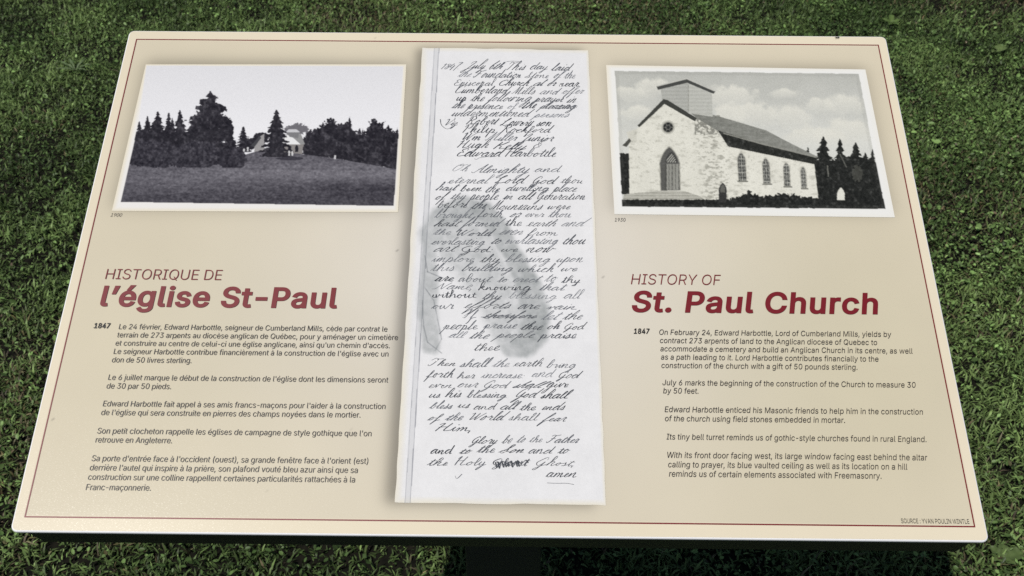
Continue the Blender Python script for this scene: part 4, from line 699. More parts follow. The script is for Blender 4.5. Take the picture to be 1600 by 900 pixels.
def paint_1930(X, Y, s, t):
    x, y = (X - 920) * 2.812, (Y - 40) * 2.812
    c = np.zeros((len(x), 3))
    c[:] = (240, 240, 236)
    warm = np.clip(1 - np.minimum(np.minimum(s, 1 - s) * 50, np.minimum(t, 1 - t) * 40), 0, 1)
    put(c, warm * (1 - .8 * np.maximum(t, s)), (240, 230, 206), 0.7)
    img = inside(x + 3 * (vnoise(x / 20, y / 20, 3) - .5), y + 3 * (vnoise(x / 20, y / 20, 5) - .5), [(115, 200), (1185, 213), (1245, 530), (1303, 806), (148, 796)])
    n1, n2, n3 = fbm(x, y, 60, 7), fbm(x, y, 9, 8, 3), fbm(x, y * 2, 26, 9, 3)
    # sky with cumulus
    g = 188 + 30 * np.clip((y - 200) / 330, 0, 1) + 10 * (n1 - .5)
    sky_ = np.stack([g, g + 1, g - 6], 1)
    put(c, img, sky_)
    for cx, cy, rx, ry, k in ((290, 275, 75, 42, 1), (190, 300, 70, 32, 2), (210, 390, 70, 32, 3), (620, 320, 110, 55, 4), (720, 395, 110, 50, 5), (880, 400, 95, 55, 6),
                              (860, 300, 60, 22, 7), (960, 490, 95, 45, 8), (1010, 350, 60, 36, 9), (1130, 350, 90, 44, 10), (1150, 470, 120, 55, 11), (1050, 490, 80, 40, 12), (620, 400, 70, 50, 13)):
        d = np.hypot((x - cx) / rx, (y - cy) / ry) + .55 * (fbm(x, y, 34, 90 + k, 4) - .5) * 2
        top = np.clip((cy + ry * .7 - y) / (ry * 1.5), 0, 1)
        put(c, img & (d < 1.15), np.array((226, 225, 214)), np.clip((1.15 - d) * 2.6, 0, 1)[:, None] * (.25 + .65 * top[:, None]))
    n4 = fbm(x, y, 12, 27, 4)
    dk = 36 + 30 * (n2 - .4) + 120 * np.clip(n4 - .55, 0, 1)
    dark = np.stack([dk, dk + 1, dk - 2], 1)
    # woods
    m = inside(x + 14 * (n2 - .5), y + 24 * (n2 - .5), [(960, 620), (1000, 600), (1080, 590), (1170, 570), (1240, 590), (1262, 600), (1306, 790), (960, 790)])
    for a in ((1030, 488, 770, 88, 71, 8), (1103, 498, 770, 62, 72, 9), (1172, 514, 770, 78, 73, 8), (1246, 545, 770, 46, 74, 9), (962, 535, 640, 22, 75, 5), (1215, 560, 770, 60, 76, 8)):
        m |= conifer(x, y, *a)
    put(c, m & img, dark)
    put(c, img & (np.hypot((x - 1180) / 26, (y - 650) / 42) < .6 + n2 * .6), (100, 100, 92), .5)
    put(c, img & (np.abs(x - 1050 - .1 * (y - 640)) < 3) & (y > 615) & (y < 665), (130, 130, 122), .8)
    put(c, img & (np.abs(x - 1115 - .5 * (y - 590)) < 3) & (y > 565) & (y < 625), (130, 130, 122), .6)
    put(c, img & (np.abs(x - 155 - 3 * (n2 - .5)) < 23) & (y > 556 + 12 * n2) & (y < 742), dark)
    # walls
    lg = 226 + 14 * (n1 - .5) - 26 * np.clip((n3 - .60) * 5, 0, 1)
    wall = np.stack([lg, lg - 1, lg - 13], 1)
    side = inside(x, y, [(560, 455), (612, 530), (990, 606), (1009, 764), (575, 772)])
    put(c, img & side, wall + 2)
    front = inside(x, y, [(178, 742), (175, 500), (215, 450), (330, 340), (470, 412), (560, 440), (575, 772), (480, 765), (170, 745)])
    put(c, img & front, wall)
    put(c, img & inside(x, y, [(165, 470), (210, 455), (212, 510), (182, 520)]), wall - 12)
    # corner stones, mottled darker
    corner = np.exp(-((x - 545 - .08 * (y - 500)) / 55) ** 2) * np.clip((y - 400) / 60, 0, 1)
    blk = .5 * vnoise(x / 11, y / 6, 31) + .3 * vnoise(x / 5, y / 3.5, 35) + .2 * vnoise(x / 30, y / 22, 36)
    put(c, img & (front | side) & (blk > .47 + .26 * (1 - corner)), (150, 149, 138), (np.clip((blk - .46) * 5, 0, 1) * (.30 + .45 * corner))[:, None])
    put(c, img & (x > 465) & (x < 575) & (y > 395) & (y < 480) & (n2 > .48), (112, 112, 104), .7)
    # roof
    rf = 128 + 26 * (n2 - .5) + 18 * (vnoise(x / 30, y / 4, 3) - .5) + 16 * np.clip((x - 500) / 500, 0, 1)
    put(c, img & inside(x, y, [(440, 380), (545, 393), (640, 420), (780, 462), (860, 505), (1006, 578), (1000, 590), (760, 530), (560, 460), (500, 425)]), np.stack([rf, rf + 1, rf - 6], 1))
    put(c, img & inside(x, y, [(567, 462), (760, 520), (1004, 580), (1000, 612), (820, 575), (612, 532)]), np.stack([dk + 6, dk + 7, dk + 3], 1))
    put(c, img & inside(x, y, [(590, 471), (760, 519), (1000, 579), (1000, 583), (760, 524), (590, 476)]), (170, 170, 160), .8)
    # bell turret
    tl = 176 + 5 * np.sin(y / 2.6) + 8 * (n2 - .5)
    put(c, img & inside(x, y, [(315, 278), (437, 250), (437, 384), (395, 372), (335, 328), (322, 330)]), np.stack([tl, tl + 1, tl - 6], 1))
    put(c, img & inside(x, y, [(437, 250), (540, 290), (544, 402), (450, 388), (437, 384)]), np.stack([tl + 12, tl + 13, tl + 5], 1))
    put(c, img & inside(x, y, [(436, 262), (439, 262), (439, 384), (436, 384)]), (150, 150, 142))
    put(c, img & inside(x, y, [(297, 268), (430, 233), (556, 290), (548, 301), (432, 252), (304, 283)]), (74, 75, 72))
    put(c, img & inside(x, y, [(297, 266), (430, 231), (556, 288), (552, 291), (430, 237), (300, 270)]), (196, 196, 188))
    # gable verge and eaves returns
    put(c, img & inside(x + 3 * (n2 - .5), y, [(214, 440), (328, 324), (345, 328), (474, 408), (466, 422), (332, 345), (222, 448)]), (66, 67, 62))
    put(c, img & inside(x + 3 * (n2 - .5), y, [(148, 528), (178, 496), (186, 508), (166, 534)]), (80, 80, 74))
    # rose window and door
    d = np.hypot(x - 348, y - 448)
    put(c, img & (d < 31), (196, 195, 184)); put(c, img & (d < 25), (150, 150, 140)); put(c, img & (d < 21), (44, 45, 44))
    an = np.arctan2(y - 448, x - 348)
    put(c, img & (d < 21) & ((np.abs(((an / (np.pi / 3)) % 1) - .5) > .42) | (np.abs(d - 10) < 1.5)), (150, 150, 142), .8)

    def gothic(cx, top, bot, hw, sl=0.0):
        cc = cx + sl * (y - top)
        k = np.clip((y - top) / (hw * 1.9), 0, 1)
        return (y > top) & (y < bot) & (np.abs(x - cc) < hw * np.sin(k * np.pi / 2) ** .75)
    put(c, img & gothic(353, 530, 725, 46, .03), (176, 175, 164)); put(c, img & gothic(353, 536, 725, 41, .03), (92, 92, 88))
    put(c, img & gothic(362, 556, 606, 26), (60, 60, 58)); put(c, img & gothic(362, 562, 602, 22) & ((x * 1.2 + y) % 13 < 6), (190, 190, 180))
    dr = 150 + 22 * (vnoise(x / 5, y / 40, 12) - .5)
    put(c, img & (y > 606) & (y < 722) & (x > 338) & (x < 394), np.stack([dr, dr, dr - 8], 1))
    put(c, img & (y > 606) & (y < 722) & ((np.abs(x - 366) < 1.6) | (np.abs(x - 338) < 4) | (np.abs(x - 352) < 1) | (np.abs(x - 381) < 1)), (84, 84, 80))
    put(c, img & (y > 602) & (y < 610) & (x > 310) & (x < 398), (96, 96, 92), .8)
    # side windows
    for cx, tp, bt, hw in ((668, 556, 686, 20), (776, 580, 698, 18), (866, 600, 710, 16), (940, 618, 718, 14)):
        put(c, img & gothic(cx, tp, bt, hw, .06), (186, 185, 174)); put(c, img & gothic(cx, tp + 5, bt - 4, hw - 4, .06), (78, 79, 76))
        cc = cx + .06 * (y - tp)
        put(c, img & gothic(cx, tp + 5, bt - 4, hw - 4, .06) & ((np.abs(x - cc) < 1.6) | (np.abs(np.abs(x - cc) - hw * .5) < .9) | ((y - tp) % 15 < 2.2)), (196, 196, 186), .85)
        put(c, img & (np.abs(x - cx - 8) < hw + 3) & (np.abs(y - bt) < 3), (120, 120, 112))
    # steps, ground, shrubs along the wall, headstones
    st = 186 + 22 * (n2 - .5) - 30 * (((y - 735) % 12) < 3)
    put(c, img & inside(x, y, [(155, 742), (320, 726), (420, 728), (485, 750), (520, 772), (150, 772)]), np.stack([st, st - 1, st - 12], 1))
    put(c, img & (y > 766 + 8 * (n2 - .5) - 6 * np.clip((x - 900) / 100, 0, 1)), dark * .95)
    hgt = np.interp(x, [560, 640, 700, 740, 800, 850, 930, 1010, 1020, 1310], [770, 762, 730, 748, 752, 738, 750, 762, 768, 768])
    put(c, img & (x > 560) & (y > hgt + 34 * (fbm(x, y, 9, 44, 3) - .5)), dark)
    put(c, img & gothic(588, 692, 778, 17), (56, 56, 54)); put(c, img & gothic(588, 698, 735, 11), (120, 120, 112), .7)
    put(c, img & gothic(1107, 712, 768, 17), (226, 225, 214))
    ed = inside(x, y, [(132, 214), (1172, 226), (1230, 530), (1288, 793), (163, 784)])
    put(c, img & ~ed, (120, 120, 114), .10)
    gr = (np.random.default_rng(3).random(len(x)) - .5)[:, None] * 20
    c = soft_print(c, 560, 380)
    return c + gr * img[:, None]


def paint_page(X, Y, s, t):
    n = len(X)
    c = np.zeros((n, 3))
    a, b = fbm(X, Y, 40, 61), fbm(X, Y, 7, 62, 3)
    g = 235 + 10 * (a - .5) + 5 * (b - .5)
    c[:] = np.stack([g, g, g + 1], 1)
    warm = np.clip(1 - np.minimum(np.minimum(s * 26, (1 - s) * 60), np.minimum(t, 1 - t) * 90), 0, 1) * (.5 + .8 * a)
    put(c, np.clip(warm, 0, 1), (236, 229, 208), .8)
    # ruled margin at the left, two faint lines that follow the page's edge
    m0 = np.interp(Y, [76, 785], [679, 633])
    m1 = np.interp(Y, [76, 785], [686, 641])
    put(c, (X < m1) & (X > m0 - 1), (204, 205, 208), .45)
    put(c, np.abs(X - m1) < .8, (130, 132, 140), .75 * (.35 + .65 * vnoise(Y / 9, Y * 0, 3))[:, None])
    put(c, np.abs(X - m0) < .6, (150, 152, 158), .6 * (.3 + .7 * vnoise(Y / 7, Y * 0, 9))[:, None])
    # the grey water stain across the middle: an arch with a dark outer tide line
    jx = 2.5 * (X - 610 + 9 * (fbm(X, Y, 26, 77) - .5)); jy = 2.5 * (Y - 250 + 9 * (fbm(X, Y, 26, 78) - .5))

    def band(spine):
        best = np.zeros(n)
        for (x1, y1, w1, a1), (x2, y2, w2, a2) in zip(spine, spine[1:]):
            u = np.clip(((jx - x1) * (x2 - x1) + (jy - y1) * (y2 - y1)) / ((x2 - x1) ** 2 + (y2 - y1) ** 2), 0, 1)
            dd = np.hypot(jx - x1 - u * (x2 - x1), jy - y1 - u * (y2 - y1)) / (w1 + u * (w2 - w1))
            k = np.clip((1.18 - dd) / .62, 0, 1)
            best = np.maximum(best, k * k * (3 - 2 * k) * (a1 + u * (a2 - a1)))
        return best
    arch = band([(165, 290, 60, .45), (205, 225, 58, .55), (285, 190, 50, .62), (365, 205, 46, .66), (425, 270, 44, .62), (462, 345, 42, .58), (505, 420, 46, .60), (540, 500, 54, .66), (560, 590, 62, .70), (562, 670, 62, .75), (530, 725, 52, .62), (465, 735, 36, .45)])
    inner = band([(225, 270, 100, .46), (330, 275, 100, .44), (300, 340, 120, .46), (360, 420, 110, .42), (410, 510, 105, .40), (450, 600, 100, .42), (480, 680, 80, .42)])
    left = band([(162, 300, 38, .42), (156, 400, 36, .42), (152, 470, 38, .52), (146, 560, 44, .46), (150, 650, 44, .46), (164, 725, 40, .55)])
    edge = np.clip(arch * 1.6, 0, 1); edge = edge * (1 - edge) * 4
    wash, pal = fbm(X, Y, 10, 91, 4), fbm(X, Y, 30, 80)
    d = np.maximum(np.maximum(arch * (.55 + .8 * wash), inner * (.25 + 1.1 * wash)), left * (.5 + .9 * wash)) + .10 * edge * arch
    d = np.clip(d * (.75 + .5 * pal), 0, .85)
    st = np.array((146, 151, 151.)) + 14 * (pal[:, None] - .5)
    c[:] = c * (1 - d[:, None]) + st * d[:, None]
    # torn crease lines at the left of the stain
    for pl in ([(664, 400), (668, 425), (690, 434), (706, 440)], [(664, 450), (678, 470), (684, 500), (690, 530), (680, 548)], [(660, 470), (662, 510), (668, 535), (690, 552)]):
        for (x1, y1), (x2, y2) in zip(pl, pl[1:]):
            L2 = (x2 - x1) ** 2 + (y2 - y1) ** 2
            u = np.clip(((X - x1) * (x2 - x1) + (Y - y1) * (y2 - y1)) / L2, 0, 1)
            dd = np.hypot(X - x1 - u * (x2 - x1), Y - y1 - u * (y2 - y1))
            put(c, np.exp(-(dd / .9) ** 2), (112, 116, 120), .55 * np.clip(1.6 * b, 0, 1)[:, None])
    gr = (np.random.default_rng(6).random(n) - .5)[:, None] * 7
    return c + gr


pa = print_sheet('photograph', [(228, 101), (635, 101), (622, 332), (175, 330)], 560, 380, paint_1900, 0.0005)
tag(pa, 'black and white photograph of a field and dark trees with a church half hidden')
pb = print_sheet('photograph', [(947, 102), (1352, 109), (1398, 340), (960, 335)], 560, 380, paint_1930, 0.0005)
tag(pb, 'black and white photograph of a stone church with a square bell turret')
page = print_sheet('handwritten_page', [(660, 75), (919, 79), (947, 790), (617, 785)], 330, 900, paint_page, 0.0005, jag=0.0012)


# ------------------------------------------------------------------ lettering
GLYPH = json.loads(GLYPH_DATA)
CAP = 509.0


def offset_poly(pts, dx, dy):
    p = np.array(pts, float)
    a = p - np.roll(p, 1, 0); b = np.roll(p, -1, 0) - p
    na = np.stack([a[:, 1], -a[:, 0]], 1); nb = np.stack([b[:, 1], -b[:, 0]], 1)
    na /= np.maximum(np.linalg.norm(na, axis=1, keepdims=True), 1e-9); nb /= np.maximum(np.linalg.norm(nb, axis=1, keepdims=True), 1e-9)
    m = na + nb
    k = 2 / np.maximum((m ** 2).sum(1, keepdims=True), 0.5)
    return p - m * k * np.array((dx, dy))                  # outlines run clockwise, holes the other way


def text_polys(txt, grow=0.0, slant=0.2, track=0.0):
    x, out = 0.0, []
    for ch in txt:
        adv, sp = GLYPH[ch]
        if ch == '-': x -= 28; adv -= 42
        g = []
        for q in sp:
            p = offset_poly(q, grow, grow * 0.8) if grow else np.array(q, float)
            p = p.copy(); p[:, 1] *= CAP / (CAP + 1.6 * grow);
            p[:, 0] += x + slant * p[:, 1]
            g.append(p)
        if g: out.append(g)
        x += adv + track + grow * 1.2
    return out


def filled(name, polys, mat, parent):
    """fill outlines (with holes) by constrained triangulation, letter by letter"""
    V, F = [], []
    for grp in polys:
        pts, edges = [], []
        for p in grp:
            q = [tuple(p[0])]
            for c in p[1:]:
                if math.hypot(c[0] - q[-1][0], c[1] - q[-1][1]) > 1e-5: q.append(tuple(c))
            if math.hypot(q[0][0] - q[-1][0], q[0][1] - q[-1][1]) <= 1e-5: q.pop()
            b0 = len(pts)
            pts += [Vector((c[0] * 100, c[1] * 100)) for c in q]
            edges += [(b0 + i, b0 + (i + 1) % len(q)) for i in range(len(q))]
        vv, _, ff, *_r = delaunay_2d_cdt(pts, edges, [], 0, 1e-6)
        mid = np.array([[sum(vv[i].x for i in f) / len(f), sum(vv[i].y for i in f) / len(f)] for f in ff])
        wn = np.zeros(len(ff), int)
        for p in grp:
            q = np.asarray(p) * 100
            for (x1, y1), (x2, y2) in zip(q, np.roll(q, -1, 0)):
                side = (x2 - x1) * (mid[:, 1] - y1) - (mid[:, 0] - x1) * (y2 - y1)
                wn += ((y1 <= mid[:, 1]) & (y2 > mid[:, 1]) & (side > 0)).astype(int) - ((y1 > mid[:, 1]) & (y2 <= mid[:, 1]) & (side < 0)).astype(int)
        ff = [f for f, k in zip(ff, wn != 0) if k]
        b0 = len(V)
        V += [(v.x / 100, v.y / 100, 0) for v in vv]
        for f in ff:
            a, b, c = (vv[i] for i in f[:3])
            up = (b - a).x * (c - a).y - (b - a).y * (c - a).x > 0
            F.append(tuple(b0 + i for i in (f if up else reversed(f))))
    return mesh_obj(name, V, F, mat, parent)


def line_polys(txt, x0, x1, y, cap, grow=0.0, slant=0.2):
    """a line of type from survey x0 to x1 on the baseline y (read at its left end); cap height in metres"""
    ps = text_polys(txt, grow, slant)
    a = np.concatenate([p for g in ps for p in g])
    lo, hi = a[:, 0].min(), a[:, 0].max()
    bx0, by0 = to_board(x0, y)
    bx1, _ = to_board(x1, y + (x1 - x0) * 0.0088)
    sx = (bx1 - bx0) / (hi - lo); sy = cap / CAP
    return [[np.column_stack([bx0 + (p[:, 0] - lo) * sx, by0 + p[:, 1] * sy]) for p in g] for g in ps]


def block(name, lines, cap, mat, grow=0.0, slant=0.2, label=None):
    ps = []
    for L in lines: ps += line_polys(*L, cap, grow, slant)
    o = on_board(filled(name, ps, mat, sign), 0.0009)
    if label: o['label'] = label
    return o


BODY = 0.0059
block('heading', [('HISTORIQUE DE', 164.4, 346, 436.6)], 0.0121, MAROON, -8, 0.03)
block('title', [("l’église St-Paul", 156, 526.5, 478)], 0.0244, MAROON, 25, 0.03, label='bold maroon French title lettering')
block('heading', [('HISTORY OF', 985.6, 1127.5, 444.7)], 0.0121, MAROON, -8)
block('title', [('St. Paul Church', 987.5, 1374.4, 486.9)], 0.0250, MAROON, 25, 0.2, label='bold maroon English title lettering')
block('year_number', [('1847', 146.6, 171.8, 513)], 0.0060, INKBOLD, 24, 0.05)
block('year_number', [('1847', 990, 1015.3, 521.6)], 0.0060, INKBOLD, 24)
block('caption', [('1900', 172.7, 190.3, 338.9)], 0.0043, INKTXT, -8)
block('caption', [('1930', 960.2, 977.3, 346.5)], 0.0043, INKTXT, -8)
FR = [[("Le 24 février, Edward Harbottle, seigneur de Cumberland Mills, cède par contrat le", 185.6, 605, 514.7),
       ("terrain de 273 arpents au diocèse anglican de Québec, pour y aménager un cimetière", 182.8, 621.6, 527.6),
       ("et construire au centre de celui-ci une église anglicane, ainsi qu'un chemin d'accès.", 180.3, 608.8, 540.4),
       ("Le seigneur Harbottle contribue financièrement à la construction de l'église avec un", 177.5, 606.6, 553.4),
       ("don de 50 livres sterling.", 174.7, 299, 566.6)],
      [("Le 6 juillet marque le début de la construction de l'église dont les dimensions seront", 169, 606.3, 594),
       ("de 30 par 50 pieds.", 166.3, 267, 607.5)],
      [("Edward Harbottle fait appel à ses amis francs-maçons pour l'aider à la construction", 160.7, 602, 635.2),
       ("de l'église qui sera construite en pierres des champs noyées dans le mortier.", 157.9, 563, 648.9)],
      [("Son petit clocheton rappelle les églises de campagne de style gothique que l'on", 151.8, 580.2, 677.8),
       ("retrouve en Angleterre.", 149, 268.5, 691.8)],
      [("Sa porte d'entrée face à l'occident (ouest), sa grande fenêtre face à l'orient (est)", 143, 575, 720.8),
       ("derrière l'autel qui inspire à la prière, son plafond vouté bleu azur ainsi que sa", 140, 558.7, 735.2),
       ("construction sur une colline rappellent certaines particularités rattachées à la", 137.3, 554.5, 750),
       ("Franc-maçonnerie.", 134, 235.3, 766)]]
EN = [[("On February 24, Edward Harbottle, Lord of Cumberland Mills, yields by", 1030, 1393, 523.4),
       ("contract 273 arpents of land to the Anglican diocese of Quebec to", 1031, 1370.6, 536.3),
       ("accommodate a cemetery and build an Anglican Church in its centre, as well", 1031.6, 1426, 549.2),
       ("as a path leading to it. Lord Harbottle contributes financially to the", 1032.5, 1372.8, 562.2),
       ("construction of the church with a gift of 50 pounds sterling.", 1033.4, 1339.4, 575.3)],
      [("July 6 marks the beginning of the construction of the Church to measure 30", 1035, 1431, 602.2),
       ("by 50 feet.", 1036, 1091, 615)],
      [("Edward Harbottle enticed his Masonic friends to help him in the construction", 1038.3, 1442.2, 644.2),
       ("of the church using field stones embedded in mortar.", 1038.9, 1320, 658.4)],
      [("Its tiny bell turret reminds us of gothic-style churches found in rural England.", 1041, 1447.2, 687)],
      [("With its front door facing west, its large window facing east behind the altar", 1042.8, 1449.4, 715.6),
       ("calling to prayer, its blue vaulted ceiling as well as its location on a hill", 1043.9, 1417.8, 730.4),
       ("reminds us of certain elements associated with Freemasonry.", 1045, 1377, 745)]]
for P in FR: block('paragraph', P, BODY, INKTXT, -4, 0.04)
for P in EN: block('paragraph', P, BODY, INKTXT, -1)
block('credit_line', [("SOURCE : YVAN POULIN WINTLE", 1408, 1514.4, 817.6)], 0.0043, INKBOLD, -3, 0.0)


